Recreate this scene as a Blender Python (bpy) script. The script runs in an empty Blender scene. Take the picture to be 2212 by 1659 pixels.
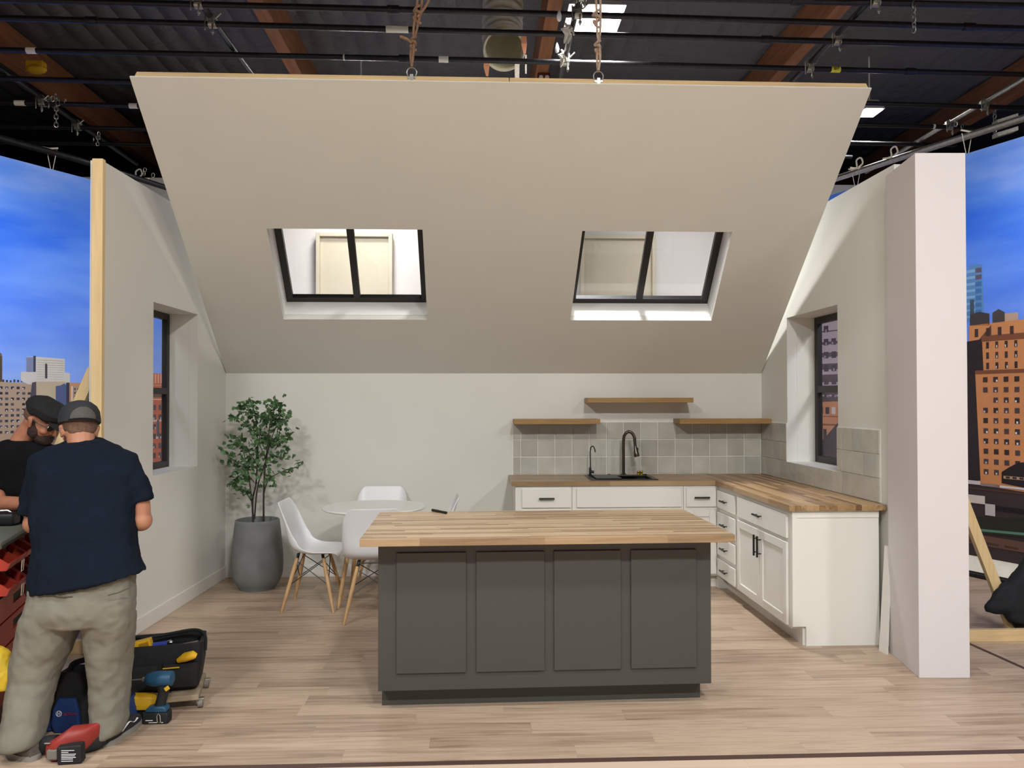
import bpy, math, random
from mathutils import Vector as V, Matrix, Euler, noise as mnoise
C = bpy.context.scene.collection
R = math.radians
PI = math.pi
random.seed(7)

# ------------------------------------------------------------------ measured camera, also used to turn measurements into metres
CF, CYAW, CPIT, CROL, CH, COY = 1701.64, .042, .0134, -.0012, 1.5898, 14.24
CO = V((0, 0, CH))
def ray(u, v):
    a = (u-1106)/CF; b = -(v-COY-829.5)/CF
    cr, sr = math.cos(CROL), math.sin(CROL)
    x = a*cr+b*sr; w = b*cr-a*sr
    cp, sp = math.cos(CPIT), math.sin(CPIT)
    y = cp-w*sp; z = sp+w*cp
    cy, sy = math.cos(CYAW), math.sin(CYAW)
    return V((x*cy+y*sy, -x*sy+y*cy, z))
def atY(u, v, y): d = ray(u, v); return CO+d*(y/d.y)
def atX(u, v, x): d = ray(u, v); return CO+d*(x/d.x)
def atZ(u, v, z): d = ray(u, v); return CO+d*((z-CH)/d.z)

# ------------------------------------------------------------------ materials
def lin(c):
    if isinstance(c, str):
        c = [int(c[i:i+2], 16)/255 for i in (0, 2, 4)]
    return tuple(((x+.055)/1.055)**2.4 if x > .04045 else x/12.92 for x in c)+(1,)
def newmat(name):
    m = bpy.data.materials.new(name); m.use_nodes = True
    nt = m.node_tree; return m, nt, nt.nodes['Principled BSDF']
def N(nt, t, **k):
    n = nt.nodes.new(t)
    for a, b in k.items(): setattr(n, a, b)
    return n
def sv(b, **k):
    for a, v in k.items(): b.inputs[a.replace('_', ' ')].default_value = v
def mathn(nt, op, a, b=None):
    n = N(nt, 'ShaderNodeMath', operation=op)
    for i, x in enumerate((a, b)):
        if x is None: continue
        if isinstance(x, (int, float)): n.inputs[i].default_value = x
        else: nt.links.new(x, n.inputs[i])
    return n.outputs[0]
def mat(name, col, rough=.5, metal=0, var=.06, scale=12, bump=.0, bscale=60, coat=0, spec=.5, stretch=None, sheen=0):
    m, nt, b = newmat(name); c = lin(col)
    sv(b, Roughness=rough, Metallic=metal)
    b.inputs['Coat Weight'].default_value = coat
    b.inputs['Specular IOR Level'].default_value = spec
    b.inputs['Sheen Weight'].default_value = sheen
    tc = N(nt, 'ShaderNodeTexCoord'); src = tc.outputs['Object']
    if stretch:
        mp = N(nt, 'ShaderNodeMapping'); mp.inputs['Scale'].default_value = stretch
        nt.links.new(src, mp.inputs[0]); src = mp.outputs[0]
    nz = N(nt, 'ShaderNodeTexNoise'); sv(nz, Scale=scale, Detail=4.0); nt.links.new(src, nz.inputs['Vector'])
    rp = N(nt, 'ShaderNodeValToRGB')
    rp.color_ramp.elements[0].position = .3; rp.color_ramp.elements[1].position = .7
    rp.color_ramp.elements[0].color = tuple(x*(1-var) for x in c[:3])+(1,)
    rp.color_ramp.elements[1].color = tuple(min(1, x*(1+var)) for x in c[:3])+(1,)
    nt.links.new(nz.outputs['Fac'], rp.inputs[0]); nt.links.new(rp.outputs[0], b.inputs['Base Color'])
    if bump:
        n2 = N(nt, 'ShaderNodeTexNoise'); sv(n2, Scale=bscale, Detail=5.0); nt.links.new(src, n2.inputs['Vector'])
        bp = N(nt, 'ShaderNodeBump'); sv(bp, Strength=bump, Distance=.01)
        nt.links.new(n2.outputs['Fac'], bp.inputs['Height']); nt.links.new(bp.outputs[0], b.inputs['Normal'])
    return m
def plank_mat(name, cols, w, L, axis='X', gap=.012, gapdark=.6, rough=.45, grain=.35, gsc=1.0, third='Z', spec=.5):
    """strips of width w and length about L with a tone of their own each"""
    m, nt, b = newmat(name); sv(b, Roughness=rough)
    b.inputs['Specular IOR Level'].default_value = spec
    tc = N(nt, 'ShaderNodeTexCoord'); sp = N(nt, 'ShaderNodeSeparateXYZ'); nt.links.new(tc.outputs['Object'], sp.inputs[0])
    A = sp.outputs['X' if axis == 'X' else 'Y']; B = sp.outputs['Y' if axis == 'X' else 'X']
    bw = mathn(nt, 'DIVIDE', B, w); row = mathn(nt, 'FLOOR', bw)
    wn = N(nt, 'ShaderNodeTexWhiteNoise', noise_dimensions='1D'); nt.links.new(row, wn.inputs['W'])
    a2 = mathn(nt, 'ADD', mathn(nt, 'DIVIDE', A, L), mathn(nt, 'MULTIPLY', wn.outputs['Value'], 9.0))
    col = mathn(nt, 'FLOOR', a2)
    cv = N(nt, 'ShaderNodeCombineXYZ'); nt.links.new(row, cv.inputs[0]); nt.links.new(col, cv.inputs[1])
    w2 = N(nt, 'ShaderNodeTexWhiteNoise', noise_dimensions='3D'); nt.links.new(cv.outputs[0], w2.inputs['Vector'])
    rnd = w2.outputs['Value']
    gv = N(nt, 'ShaderNodeCombineXYZ')
    nt.links.new(mathn(nt, 'MULTIPLY', A, 2.2*gsc), gv.inputs[0])
    nt.links.new(mathn(nt, 'MULTIPLY', B, 34*gsc), gv.inputs[1])
    nt.links.new(mathn(nt, 'ADD', mathn(nt, 'MULTIPLY', rnd, 60.0), mathn(nt, 'MULTIPLY', sp.outputs['Z'], 34*gsc)), gv.inputs[2])
    nz = N(nt, 'ShaderNodeTexNoise'); sv(nz, Scale=1.0, Detail=6.0, Roughness=.62, Distortion=.6); nt.links.new(gv.outputs[0], nz.inputs['Vector'])
    g = mathn(nt, 'MULTIPLY', mathn(nt, 'SUBTRACT', nz.outputs['Fac'], .5), grain*2.4)
    t = mathn(nt, 'ADD', mathn(nt, 'ADD', mathn(nt, 'MULTIPLY', rnd, 1-grain*.5), grain*.25), g)
    rp = N(nt, 'ShaderNodeValToRGB'); el = rp.color_ramp.elements
    el[0].color = lin(cols[0]); el[1].color = lin(cols[-1])
    for i, c in enumerate(cols[1:-1]):
        e = el.new((i+1)/(len(cols)-1)); e.color = lin(c)
    nt.links.new(t, rp.inputs[0])
    fb = mathn(nt, 'FRACT', bw); fa = mathn(nt, 'FRACT', a2)
    e1 = mathn(nt, 'LESS_THAN', fb, gap); e2 = mathn(nt, 'LESS_THAN', fa, gap*w/L)
    ed = mathn(nt, 'MAXIMUM', e1, e2)
    mx = N(nt, 'ShaderNodeMixRGB', blend_type='MULTIPLY'); nt.links.new(rp.outputs[0], mx.inputs[1])
    mx.inputs[2].default_value = (gapdark, gapdark, gapdark, 1); nt.links.new(ed, mx.inputs[0])
    nt.links.new(mx.outputs[0], b.inputs['Base Color'])
    bp = N(nt, 'ShaderNodeBump'); sv(bp, Strength=.12, Distance=.004)
    nt.links.new(nz.outputs['Fac'], bp.inputs['Height']); nt.links.new(bp.outputs[0], b.inputs['Normal'])
    return m
def colattr_mat(name, rough=.7, noise=.06, spec=.3):
    m, nt, b = newmat(name); sv(b, Roughness=rough); b.inputs['Specular IOR Level'].default_value = spec
    at = N(nt, 'ShaderNodeVertexColor', layer_name='Col')
    tc = N(nt, 'ShaderNodeTexCoord'); nz = N(nt, 'ShaderNodeTexNoise'); sv(nz, Scale=6.0, Detail=5.0)
    nt.links.new(tc.outputs['Object'], nz.inputs['Vector'])
    mx = N(nt, 'ShaderNodeMixRGB', blend_type='MULTIPLY'); mx.inputs[0].default_value = noise
    nt.links.new(at.outputs[0], mx.inputs[1]); nt.links.new(nz.outputs['Fac'], mx.inputs[2])
    nt.links.new(mx.outputs[0], b.inputs['Base Color']); return m
def glass_mat(name, tint, refl=.08):
    m = bpy.data.materials.new(name); m.use_nodes = True; nt = m.node_tree; nt.nodes.clear()
    o = N(nt, 'ShaderNodeOutputMaterial'); t = N(nt, 'ShaderNodeBsdfTransparent'); g = N(nt, 'ShaderNodeBsdfGlossy')
    t.inputs[0].default_value = tint; g.inputs['Roughness'].default_value = .03
    mx = N(nt, 'ShaderNodeMixShader'); mx.inputs[0].default_value = .035; nt.links.new(t.outputs[0], mx.inputs[1]); nt.links.new(g.outputs[0], mx.inputs[2])
    nt.links.new(mx.outputs[0], o.inputs[0]); return m
def emit_mat(name, col, s):
    m, nt, b = newmat(name); b.inputs['Emission Color'].default_value = col; b.inputs['Emission Strength'].default_value = s
    return m

M = {}
M['paint'] = mat('white_wall_paint', 'd9d8d0', .6, var=.012, scale=3, bump=.06, bscale=220, spec=.3)
M['paint_bright'] = mat('white_column_paint', 'd3cdcd', .55, var=.01, scale=3, bump=.05, bscale=220, spec=.3)
M['trimwhite'] = mat('white_satin_trim', 'dfdbd4', .4, var=.01)
M['reveal_lit'] = mat('lit_reveal_white', 'f0efea', .5, var=.01)  # whiter than the trim, lamp light on the sills put into the colour
M['cab'] = mat('white_cabinet_lacquer', 'e4e2da', .38, var=.01, scale=2)
M['floor'] = plank_mat('oak_vinyl_planks', ['8a7561', 'a18b76', 'ae9882', 'bca690', 'a48e78'], .135, 1.05, 'X', .014, .86, .42, .85, .9)
M['floor2'] = plank_mat('pinkish_vinyl_planks', ['b79c86', 'c8af99', 'd2bba6'], .17, 1.2, 'X', .015, .8, .42, .3, .6)
M['butcher'] = plank_mat('oak_butcher_block', ['8c7254', 'a88b69', 'bca07d', 'd0b795', 'b3966d'], .028, .62, 'X', .03, .85, .36, .30, 1.2)
M['butcher_x'] = plank_mat('walnut_tinted_butcher_block', ['80674a', '967b59', 'ab8f6a', '957852'], .04, .7, 'X', .03, .8, .36, .3, 1.2)
M['butcher_y'] = plank_mat('walnut_tinted_butcher_block_lengthwise', ['634930', '856543', 'a08058', 'b0916a', '77583a'], .04, .75, 'Y', .03, .8, .36, .3, 1.2)
M['shelfwood'] = mat('honey_oak_shelf', '9c7847', .5, var=.16, scale=5, stretch=(1, 14, 14))
M['islandgrey'] = mat('grey_green_island_paint', '42423d', .42, var=.02, scale=3)
M['black'] = mat('matte_black_metal', '141314', .4, spec=.5)
M['blackframe'] = mat('black_window_frame', '1c1a19', .45)
M['steelblack'] = mat('black_iron_pipe', '2f2e31', .38, .75, var=.2, scale=30)
M['steel'] = mat('galvanised_steel', 'a9a69c', .34, .9, var=.2, scale=40)
M['grout'] = mat('pale_grout', 'eae6dc', .8)
M['tile'] = None
M['plastic'] = mat('white_moulded_plastic', 'e4e4e6', .32, var=.01, scale=2)
M['tabletop'] = mat('white_laminate', 'e6e6e2', .25, var=.005)
M['beech'] = mat('beech_dowel', 'c09a6c', .45, var=.12, scale=6, stretch=(8, 8, 1))
M['concrete'] = mat('grey_concrete_pot', '6c6e6d', .75, var=.16, scale=7, bump=.25, bscale=14)
M['soil'] = mat('dark_potting_soil', '2a241f', .95, bump=.5)
M['bark'] = mat('dark_stem_bark', '2c211b', .8, var=.2, scale=30)
M['leaf'] = mat('ivy_green_leaf', '48683f', .5, var=.45, scale=5, spec=.4)
M['pine'] = mat('pine_stud', 'dcc08e', .6, var=.12, scale=3, stretch=(9, 9, .7), bump=.08)
M['pinex'] = mat('pine_plate', 'd3b586', .6, var=.14, scale=3, stretch=(.7, 9, 9), bump=.08)
M['beam'] = mat('old_timber_beam', '8c5a38', .75, var=.22, scale=3, stretch=(7, .8, 7), bump=.2)
M['rope'] = mat('brown_hemp_rope', '8a6a50', .85, var=.25, scale=60, bump=.6, bscale=300)
M['ropew'] = mat('pale_cotton_rope', 'cfc6b8', .85, var=.15, scale=60, bump=.4, bscale=300)
M['tan'] = mat('tan_duct_fabric', 'cbc4ad', .7, var=.08)
M['ductin'] = mat('wire_ribbed_duct_lining', 'cfc6a8', .6, var=.1)
M['peach'] = mat('peach_fabric_tape', 'd9966f', .7)
M['skin'] = mat('skin_tone', 'b27c60', .65, var=.07, scale=18, bump=.05, bscale=200)
M['skin2'] = mat('ruddy_skin_tone', 'a86f55', .65, var=.1, scale=18, bump=.05, bscale=200)
M['hair'] = mat('short_brown_hair', '6b4f3c', .8, var=.3, scale=90, bump=.5, bscale=300)
M['beard'] = mat('dark_brown_beard', '33211a', .85, var=.5, scale=60, bump=.8, bscale=220)
M['navy'] = mat('navy_cotton_jersey', '101824', .95, var=.12, scale=8, bump=.25, bscale=7, spec=.15)
M['blackshirt'] = mat('black_cotton_jersey', '0f0f12', .95, spec=.15, var=.1, bump=.35, bscale=7)
M['cap'] = mat('charcoal_cap_cloth', '25262b', .85, var=.1, bump=.2, bscale=120)
M['cap2'] = mat('black_cap_cloth', '121314', .9, var=.1, bump=.3, bscale=20)
M['mesh'] = mat('grey_cap_strap', '4c4844', .8, var=.15, scale=90)
M['khaki'] = mat('khaki_work_cloth', '7b776b', .9, var=.07, scale=5, bump=.3, bscale=6, spec=.2)
M['seam'] = mat('dark_stitching', '4c483d', .9)
M['shoe'] = mat('black_canvas_shoe', '25232a', .8, bump=.2)
M['shoegrey'] = mat('grey_suede_shoe', '5d5650', .85, bump=.3)
M['sole'] = mat('grey_rubber_sole', '8b8780', .7)
M['red'] = mat('red_moulded_plastic', 'a3301f', .45, var=.1)
M['redd'] = mat('dark_red_plastic', '5c1712', .5, var=.1)
M['greylid'] = mat('grey_green_case_lid', '60645a', .5, var=.08)
M['yellow'] = mat('yellow_plastic', 'd3a31a', .5, var=.15, scale=10)
M['yellowcloth'] = mat('yellow_rain_cloth', 'd8b52a', .6, var=.2, scale=6, bump=.4, bscale=9)
M['bagblack'] = mat('black_nylon_webbing', '101113', .8, var=.3, scale=20, bump=.5, bscale=18)
M['bagblue'] = mat('royal_blue_nylon', '14366f', .75, var=.15, scale=14, bump=.3, bscale=20)
M['drillblue'] = mat('teal_blue_tool_housing', '1d4a66', .5, var=.2)
M['drillblack'] = mat('black_rubber_grip', '15181b', .7)
M['brightblue'] = mat('bright_blue_grip', '2c3f9c', .5)
M['dolly'] = mat('rough_plywood_dolly', '94836b', .8, var=.25, scale=12, bump=.3)
M['caster'] = mat('grey_rubber_caster', '77716a', .6)
M['brass'] = mat('brushed_brass', '9c8437', .35, .9)
M['bronze'] = mat('brushed_gunmetal', '5a5148', .28, .9, var=.1)
M['sinkblack'] = mat('black_granite_sink', '161617', .35)
M['label'] = mat('cream_sticker', 'ddd6c8', .7)
M['tagyellow'] = mat('yellow_tag', 'd9cf3a', .6)
M['whitewall'] = mat('bright_white_flat_paint', 'd2ccc4', .7, var=.01, bump=.15, bscale=25)
M['beigepanel'] = mat('cream_panel_paint', 'bdb39a', .65, var=.02, bump=.12, bscale=20)
M['darkwall'] = mat('black_painted_wall', '0f0e12', .9)
M['strip'] = mat('brown_edge_strip', '4c3730', .6)
M['whiteink'] = mat('white_ink', 'e8e8e8', .6)
M['redink'] = mat('red_ink', 'b02a30', .6)
M['blackink'] = mat('black_ink', '141414', .6)
M['jacket'] = mat('black_jacket_cloth', '0e1016', .85, var=.2, bump=.3, bscale=10)
M['chrome'] = mat('chromed_wire', 'd0d0d0', .2, 1)
M['glass'] = glass_mat('window_pane', (.93, .93, .95, 1))
M['print'] = colattr_mat('printed_backdrop_ink', .75, .22)
M['tile'] = colattr_mat('glazed_grey_tile', .16, .35, .55)
nt = M['tile'].node_tree; bs = nt.nodes['Principled BSDF']
_t = N(nt, 'ShaderNodeTexCoord'); _n = N(nt, 'ShaderNodeTexNoise'); sv(_n, Scale=22.0, Detail=2.0); nt.links.new(_t.outputs['Object'], _n.inputs['Vector'])
_b = N(nt, 'ShaderNodeBump'); sv(_b, Strength=.35, Distance=.01); nt.links.new(_n.outputs['Fac'], _b.inputs['Height']); nt.links.new(_b.outputs[0], bs.inputs['Normal'])

# roof quilting: soft blankets in strips
m, nt, b = newmat('black_quilted_roof_insulation'); sv(b, Roughness=.75); b.inputs['Base Color'].default_value = lin('58585e')
tc = N(nt, 'ShaderNodeTexCoord'); mp = N(nt, 'ShaderNodeMapping'); mp.inputs['Rotation'].default_value = (0, 0, R(8)); nt.links.new(tc.outputs['Object'], mp.inputs[0])
wv = N(nt, 'ShaderNodeTexWave', wave_type='BANDS', bands_direction='X', wave_profile='SAW'); sv(wv, Scale=1.35, Distortion=1.2, Detail=3.0); wv.inputs['Detail Scale'].default_value = .8
nt.links.new(mp.outputs[0], wv.inputs['Vector'])
nz = N(nt, 'ShaderNodeTexNoise'); sv(nz, Scale=2.6, Detail=5.0); nt.links.new(mp.outputs[0], nz.inputs['Vector'])
h = mathn(nt, 'ADD', wv.outputs['Fac'], mathn(nt, 'MULTIPLY', nz.outputs['Fac'], .9))
bp = N(nt, 'ShaderNodeBump'); sv(bp, Strength=1.0, Distance=.10); nt.links.new(h, bp.inputs['Height']); nt.links.new(bp.outputs[0], b.inputs['Normal'])
M['quilt'] = m

# ------------------------------------------------------------------ mesh building
ROOTM = {}
def ortho(d, up=V((0, 0, 1))):
    d = d.normalized()
    if abs(d.dot(up)) > .95: up = V((0, 1, 0))
    x = d.cross(up).normalized(); y = x.cross(d).normalized(); return x, y
def spline(pts, n=6):
    P = [V(p) for p in pts]
    if len(P) < 3: return P
    out = []
    for i in range(len(P)-1):
        p0 = P[max(i-1, 0)]; p1 = P[i]; p2 = P[i+1]; p3 = P[min(i+2, len(P)-1)]
        for k in range(n):
            t = k/n
            out.append(.5*((2*p1)+(p2-p0)*t+(2*p0-5*p1+4*p2-p3)*t*t+(3*p1-p0-3*p2+p3)*t**3))
    out.append(P[-1]); return out
class MB:
    defT = None
    def __init__(s): s.v = []; s.f = []; s.m = []; s.c = []; s.mi = 0; s.col = (1, 1, 1, 1); s.T = MB.defT
    def add(s, vs, fs):
        o = len(s.v)
        for p in vs:
            p = V(p); s.v.append(s.T @ p if s.T else p)
        for f in fs: s.f.append([i+o for i in f]); s.m.append(s.mi); s.c.append(s.col)
        return s
    def box(s, a, b, rot=None, piv=None):
        x0, y0, z0 = a; x1, y1, z1 = b
        vs = [V((x, y, z)) for z in (z0, z1) for y in (y0, y1) for x in (x0, x1)]
        if rot is not None:
            c = V(piv) if piv is not None else (V(a)+V(b))/2
            vs = [c+rot @ (p-c) for p in vs]
        return s.add(vs, [(0, 2, 3, 1), (4, 5, 7, 6), (0, 1, 5, 4), (2, 6, 7, 3), (0, 4, 6, 2), (1, 3, 7, 5)])
    def hexa(s, b4, t4):  # bottom 4, top 4 matching
        return s.add(list(b4)+list(t4), [(3, 2, 1, 0), (4, 5, 6, 7), (0, 1, 5, 4), (1, 2, 6, 5), (2, 3, 7, 6), (3, 0, 4, 7)])
    def prism(s, poly, d):
        n = len(poly); P = [V(p) for p in poly]; d = V(d)
        return s.add(P+[p+d for p in P], [list(range(n))[::-1], [n+i for i in range(n)]]+[(i, (i+1) % n, n+(i+1) % n, n+i) for i in range(n)])
    def rings(s, rs, cap=True, closed=False):
        n = len(rs[0]); vs = [p for r in rs for p in r]; fs = []
        k = len(rs)
        for i in range(k if closed else k-1):
            a = i*n; b_ = ((i+1) % k)*n
            for j in range(n): fs.append((a+j, a+(j+1) % n, b_+(j+1) % n, b_+j))
        if cap and not closed: fs.append(list(range(n))[::-1]); fs.append([(k-1)*n+j for j in range(n)])
        return s.add(vs, fs)
    def tube(s, pts, r, seg=10, closed=False, flat=1.0, cap=True):
        P = [V(p) for p in pts]; n = len(P)
        rr = r if isinstance(r, (list, tuple)) else [r]*n
        if len(rr) != n:
            k = len(rr)-1; rr = [rr[min(int(i*k/(n-1)), k-1)]*(1-(i*k/(n-1)-min(int(i*k/(n-1)), k-1)))+rr[min(int(i*k/(n-1)), k-1)+1]*(i*k/(n-1)-min(int(i*k/(n-1)), k-1)) for i in range(n)]
        rs = []; px = None
        for i, p in enumerate(P):
            d = (P[(i+1) % n]-P[i-1]) if closed else (P[min(i+1, n-1)]-P[max(i-1, 0)])
            d.normalize()
            if px is None: x, y = ortho(d)
            else:
                x = px-d*px.dot(d)
                x = x.normalized() if x.length > 1e-6 else ortho(d)[0]
                y = x.cross(d).normalized()
            px = x
            rs.append([p+(x*math.cos(2*PI*j/seg)+y*flat*math.sin(2*PI*j/seg))*rr[i] for j in range(seg)])
        return s.rings(rs, cap, closed)
    def cyl(s, a, b, r, r2=None, seg=20): return s.tube([a, b], [r, r if r2 is None else r2], seg)
    def lathe(s, prof, c=(0, 0, 0), seg=40, axis=None):
        c = V(c); rs = []
        for r, z in prof:
            rs.append([c+V((r*math.cos(2*PI*j/seg), r*math.sin(2*PI*j/seg), z)) for j in range(seg)])
        return s.rings(rs, True)
    def ell(s, c, r, rot=None, seg=18, rg=12):
        c = V(c); rs = []
        for i in range(1, rg):
            a = PI*i/rg
            ring = []
            for j in range(seg):
                p = V((r[0]*math.sin(a)*math.cos(2*PI*j/seg), r[1]*math.sin(a)*math.sin(2*PI*j/seg), -r[2]*math.cos(a)))
                ring.append(c+(rot @ p if rot is not None else p))
            rs.append(ring)
        return s.rings(rs, True)
    def loft(s, rs, seg=24, pw=2.3):
        out = []
        for c, ax, ay in rs:
            c = V(c); ax = V(ax); ay = V(ay); ring = []
            for j in range(seg):
                t = 2*PI*j/seg; ct, st = math.cos(t), math.sin(t)
                ring.append(c+ax*math.copysign(abs(ct)**(2/pw), ct)+ay*math.copysign(abs(st)**(2/pw), st))
            out.append(ring)
        return s.rings(out, True)
    def build(s, name, mats, parent=None, smooth=False, bevel=0, bseg=2, world=True, kind=None, label=None, remesh=0, sm=0, disp=None, flip=False):
        me = bpy.data.meshes.new(name)
        vs = s.v
        if parent is not None and world and parent in ROOTM:
            inv = ROOTM[parent].inverted(); vs = [inv @ p for p in vs]
        me.from_pydata([tuple(p) for p in vs], [], s.f)
        mats = mats if isinstance(mats, (list, tuple)) else [mats]
        for m_ in mats: me.materials.append(m_)
        me.polygons.foreach_set('material_index', s.m)
        if any(c != (1, 1, 1, 1) for c in s.c):
            ca = me.color_attributes.new('Col', 'FLOAT_COLOR', 'CORNER'); i = 0; buf = []
            for f, c in zip(s.f, s.c): buf.extend(list(c)*len(f))
            ca.data.foreach_set('color', buf)
        me.update(); me.validate()
        if smooth:
            me.shade_smooth()
            if not remesh: me.set_sharp_from_angle(angle=R(42))
        o = bpy.data.objects.new(name, me); C.objects.link(o)
        if parent is not None:
            o.parent = parent; ROOTM[o] = ROOTM.get(parent, Matrix())
        else: ROOTM[o] = Matrix()
        if bevel:
            b_ = o.modifiers.new('bevel', 'BEVEL'); b_.width = bevel; b_.segments = bseg; b_.limit_method = 'ANGLE'; b_.angle_limit = R(40)
        if remesh:
            r_ = o.modifiers.new('remesh', 'REMESH'); r_.mode = 'VOXEL'; r_.voxel_size = remesh; r_.use_smooth_shade = True
        if sm:
            k = o.modifiers.new('smooth', 'SMOOTH'); k.factor = .5; k.iterations = sm
        if disp:
            for i, (strength, size) in enumerate(disp):
                tx = bpy.data.textures.new(name+'_folds', 'CLOUDS'); tx.noise_scale = size; tx.noise_depth = 2
                k = o.modifiers.new('folds', 'DISPLACE'); k.texture = tx; k.strength = strength; k.texture_coords = 'LOCAL'; k.mid_level = .5
        if kind: o['kind'] = kind
        if label: o['label'] = label
        return o
def tag(o, label, cat, group=None, kind=None):
    o['label'] = label; o['category'] = cat
    if group: o['group'] = group
    if kind: o['kind'] = kind
    return o
def thing(name, label, cat, loc=(0, 0, 0), rz=0, group=None, kind=None):
    o = bpy.data.objects.new(name, None); C.objects.link(o); o.empty_display_size = .1
    o.location = loc; o.rotation_euler = (0, 0, rz)
    ROOTM[o] = Matrix.Translation(V(loc)) @ Matrix.Rotation(rz, 4, 'Z')
    if label: tag(o, label, cat, group)
    if kind: o['kind'] = kind
    return o
def struct(o): o['kind'] = 'structure'; return o
def dup(root, loc, rz, label=None, group=None):
    def rec(o, parent):
        c = o.copy(); C.objects.link(c)
        if parent: c.parent = parent
        for ch in o.children: rec(ch, c)
        return c
    r = rec(root, None); r.location = loc; r.rotation_euler = (0, 0, rz)
    if label: r['label'] = label
    if group: r['group'] = group
    return r
def text(s, size, mtx, material, parent, name='lettering', extr=.0006, align='CENTER'):
    cu = bpy.data.curves.new(name, 'FONT'); cu.body = s; cu.size = size; cu.extrude = extr; cu.align_x = align; cu.align_y = 'CENTER'
    o = bpy.data.objects.new(name, cu); C.objects.link(o)
    bpy.context.view_layer.update()
    dg = bpy.context.evaluated_depsgraph_get()
    me = bpy.data.meshes.new_from_object(o.evaluated_get(dg)); bpy.data.objects.remove(o)
    inv = ROOTM[parent].inverted() if parent in ROOTM else Matrix()
    me.transform(inv @ mtx); me.materials.clear(); me.materials.append(material)
    ob = bpy.data.objects.new(name, me); C.objects.link(ob); ob.parent = parent; ROOTM[ob] = ROOTM.get(parent, Matrix()); return ob
ORD = ['first', 'second', 'third', 'fourth', 'fifth', 'sixth', 'seventh', 'eighth', 'ninth', 'tenth']

# ================================================================== THE SETTING
XL, XR, YB, ZK = -2.2903, 2.6313, 7.236, 1.8448
def xl(y): return XL+(y-YB)*(XL-(-2.3429))/(YB-5.459)
def xr(y): return XR+(YB-y)*.0172/2.138
# floor: oak mat, its joint and the paler planks in front
FY = 3.507
mb = MB(); mb.box((-9, FY, -.06), (9, 16, 0)); struct(mb.build('floor', M['floor']))
mb = MB(); mb.box((-9, -4, -.06), (9, FY-.036, 0)); struct(mb.build('floor', M['floor2']))
mb = MB(); mb.box((-9, FY-.036, -.06), (9, FY, .003)); struct(mb.build('trim_1', M['strip']))
a = atZ(2097, 1395, 0); b_ = atZ(2212, 1447, 0); d = (b_-a); d.z = 0; a2 = a-d*.2; b2 = b_+d*2.0; n_ = V((d.y, -d.x, 0)).normalized()*.012
b2 = a+d*((FY-a.y)/d.y)
mb = MB(); mb.hexa([a2-n_+V((0, 0, -.01)), a2+n_+V((0, 0, -.01)), b2+n_+V((0, 0, -.01)), b2-n_+V((0, 0, -.01))], [a2-n_+V((0, 0, .003)), a2+n_+V((0, 0, .003)), b2+n_+V((0, 0, .003)), b2-n_+V((0, 0, .003))])
struct(mb.build('trim_2', M['strip']))

# knee wall at the back
mb = MB(); mb.box((XL-.085, YB, 0), (XR+.085, YB+.085, ZK+.03)); struct(mb.build('wall_back', M['paint']))
# left wall with the window opening
def side_wall(name, xf, t, y0, y1, zt, oy0, oy1, oz0, oz1):
    mb = MB()
    def blk(ya, yb, za, zb): mb.hexa([(xf(ya), ya, za), (xf(yb), yb, za), (xf(yb)+t, yb, za), (xf(ya)+t, ya, za)], [(xf(ya), ya, zb), (xf(yb), yb, zb), (xf(yb)+t, yb, zb), (xf(ya)+t, ya, zb)])
    blk(y0, oy0, 0, zt); blk(oy1, y1, 0, zt); blk(oy0, oy1, 0, oz0); blk(oy0, oy1, oz1, zt)
    return struct(mb.build(name, M['paint']))
LW = (5.752, 6.577, 1.058, 2.306); RW = (5.700, 6.636, 1.070, 2.300)
side_wall('wall_left', xl, -.072, 5.017, YB, 3.10, *LW)
side_wall('wall_right', xr, .085, 4.905, YB, 3.10, *RW)
# windows of the side walls: boxed reveal, black frame with a meeting rail, panes
def side_window(idx, xf, sgn, W, depth, bw, zm, wt):
    y0, y1, z0, z1 = W
    t = thing('window_%d' % idx, None, None, ((xf(y0)+xf(y1))/2, (y0+y1)/2, z0), 0, kind='structure')
    xw = xf((y0+y1)/2); xo = xw+sgn*depth
    mb = MB()
    e = .02
    xa = xf(y0)+sgn*.002; xb = xf(y1)+sgn*.002
    for (ya, yb, za, zb) in ((y0-e, y0, z0-e, z1+e), (y1, y1+e, z0-e, z1+e), (y0, y1, z0-e, z0), (y0, y1, z1, z1+e)):
        q = [(xf(ya)+sgn*(wt+.0008), ya), (xf(yb)+sgn*(wt+.0008), yb), (xo+sgn*.05, yb), (xo+sgn*.05, ya)]
        mb.hexa([(x, y, za) for x, y in q], [(x, y, zb) for x, y in q])
    mb.build('window_reveal', M['paint'], t)
    mb = MB(); f0, f1 = (xo, xo+sgn*.045)
    def bar(ya, yb, za, zb): mb.box((min(f0, f1), ya, za), (max(f0, f1), yb, zb))
    bar(y0, y0+bw, z0, z1); bar(y1-bw, y1, z0, z1); bar(y0+bw, y1-bw, z0, z0+bw); bar(y0+bw, y1-bw, z1-bw, z1); bar(y0+bw, y1-bw, zm-bw*.5, zm+bw*.5)
    mb.build('window_frame', M['blackframe'], t, bevel=.003)
    for za, zb in ((z0+bw, zm-bw*.5), (zm+bw*.5, z1-bw)):
        mb = MB(); xm = xo+sgn*.022; mb.box((xm-.002, y0+bw, za), (xm+.002, y1-bw, zb)); mb.build('pane', M['glass'], t)
side_window(1, xl, -1, LW, .215, .05, atX(358, 843, -2.53).z, .072)
side_window(2, xr, 1, RW, .235, .055, atX(1765, 843, 2.88).z, .085)

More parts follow.
